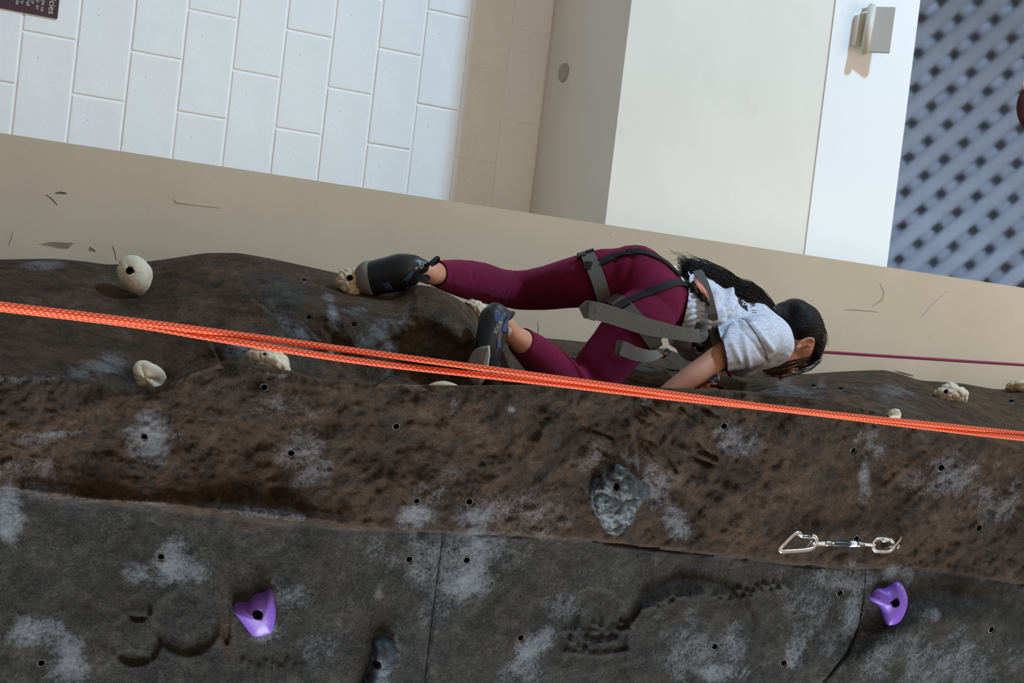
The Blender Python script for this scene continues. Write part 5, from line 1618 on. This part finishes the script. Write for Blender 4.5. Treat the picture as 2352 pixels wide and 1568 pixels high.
PT = [(1778, 720, 3.385, 12), (1758, 706, 3.37, 18), (1738, 688, 3.355, 22), (1714, 672, 3.35, 25), (1690, 664, 3.35, 24), (1660, 648, 3.345, 26), (1628, 634, 3.34, 27), (1600, 624, 3.34, 26), (1580, 616, 3.34, 22)]
core = fuse('ponytail', [limb([(x, y, Y, w * 0.80, 0.8) for x, y, Y, w in PT])], M['hair'], hairc, 0.006, 3)
paths = []
for i in range(420):
    a, r = rnd.uniform(0, 2 * math.pi), math.sqrt(rnd.random()) * 1.08
    last = rnd.choice((7, 8, 8, 8))
    pts = []
    for j, (x, y, Y, w) in enumerate(PT[:last + 1]):
        wob_ = 0.22 * math.sin(j * 0.9 + i)
        d = Vector((0, 0, 0))
        t_ = Vector((PT[min(j + 1, 8)][0] - PT[max(j - 1, 0)][0], PT[min(j + 1, 8)][1] - PT[max(j - 1, 0)][1], 0)).normalized()
        off_ = (r * math.cos(a) + wob_) * w
        pts.append(at(x - t_.y * off_, y + t_.x * off_, Y + r * math.sin(a) * px2m(w, at(x, y, Y))))
    tx, ty = PT[last][0] - rnd.uniform(5, 26), PT[last][1] + rnd.uniform(-30, 22)
    pts.append(at(tx, ty, PT[last][2] + rnd.uniform(-0.02, 0.02)))
    paths.append(smooth_path(pts, 4))
strands('ponytail_strands', paths, 0.0010, hairc, 4)
paths = []
for i in range(240):                                            # combed over the crown to the tie
    a = i / 239
    ex, ey = np.interp(a, [0, .2, .4, .55, .7, .85, 1], [1816, 1852, 1888, 1902, 1898, 1884, 1848]), np.interp(a, [0, .2, .4, .55, .7, .85, 1], [700, 702, 734, 775, 822, 836, 786])
    pts = []
    for k in range(12):
        t_ = k / 11
        x = 1780 + (ex - 1780) * t_ + rnd.uniform(-2, 2); y = 722 + (ey - 722) * t_ - 10 * math.sin(math.pi * t_) * (0.5 - a)
        h_ = cast(hair_b, x, y)
        if h_: pts.append(h_[0] + h_[1] * rnd.uniform(0.0005, 0.003))
    if len(pts) > 4: paths.append(smooth_path(list(reversed(pts)), 3))
strands('combed_strands', paths, 0.0013, hairc)
paths = []
for i in range(30):                                             # loose strands over the cheek
    u = rnd.random()
    P2 = [(1884 + rnd.uniform(-8, 6), 806 + u * 26), (1862 + rnd.uniform(-4, 4), 816 + u * 32), (1834 + rnd.uniform(-5, 5), 822 + u * 36), (1802 + rnd.uniform(-6, 6), 830 + u * 36), (1772 + rnd.uniform(-8, 8), 838 + u * 28), (1748 + rnd.uniform(-8, 14), 842 + u * 22)]
    pts, last = [], 3.36
    for x, y in P2:
        h_ = cast_multi([body_b, hair_b], x, y)
        if h_ and abs(h_[0].y - 3.37) < 0.12: pts.append(h_[0] + h_[1] * rnd.uniform(0.002, 0.006)); last = h_[0].y
        else: pts.append(at(x, y, last))
    paths.append(smooth_path(pts, 4))
strands('face_strands', paths, 0.0012, hairc)
paths = []
for i in range(26):                                             # flyaways round the outline
    b_ = rnd.uniform(-4, 6)
    P2 = [(1790, 716), (1806, 702 - b_), (1828, 693 - b_), (1856, 706 - b_), (1880, 731 - b_ * 0.6), (1897 + b_ * 0.4, 764), (1900 + b_ * 0.4, 796)]
    st_ = rnd.randint(0, 3)
    paths.append(smooth_path([at(x + rnd.uniform(-1.5, 1.5), y + rnd.uniform(-1.5, 1.5), 3.40) for x, y in P2[st_:st_ + 4]], 5))
for i in range(22):
    x0, y0, Y0, w0 = PT[rnd.randint(4, 8)]
    s_ = rnd.uniform(-0.6, -1.3)
    paths.append(smooth_path([at(x0 + 30, y0 + s_ * w0 * 0.7 + 14, Y0), at(x0, y0 + s_ * w0, Y0), at(x0 - 26, y0 + s_ * w0 - rnd.uniform(0, 14), Y0), at(x0 - 44, y0 + s_ * w0 - rnd.uniform(0, 30), Y0)], 5))
strands('loose_strands', paths, 0.0007, hairc, 4)
tube('hair_tie', [at(1774, 708, 3.375), at(1769, 715, 3.36), at(1768, 724, 3.375)], 0.006, M['web_dk'], hairc, 8)

# ------------------------------------------------------------------ climber's rope
mr = tube('climbing_rope', smooth_path([at(1612, 822, 3.30), at(1640, 800, 3.50), at(1720, 797, 3.52), at(1895, 808.5, 3.52), at(2352, 838, 3.52), at(2900, 873, 3.52)], 14), 0.0052, M['mrope'], None, 14)
tag(mr, 'thin maroon rope rising from the climber past the beige wall', 'rope')
tube('rope_tail', smooth_path([at(1655, 820, 3.36), at(1664, 840, 3.35), at(1672, 852, 3.345), at(1680, 864, 3.34)], 6), 0.0068, M['mrope'], mr, 14)
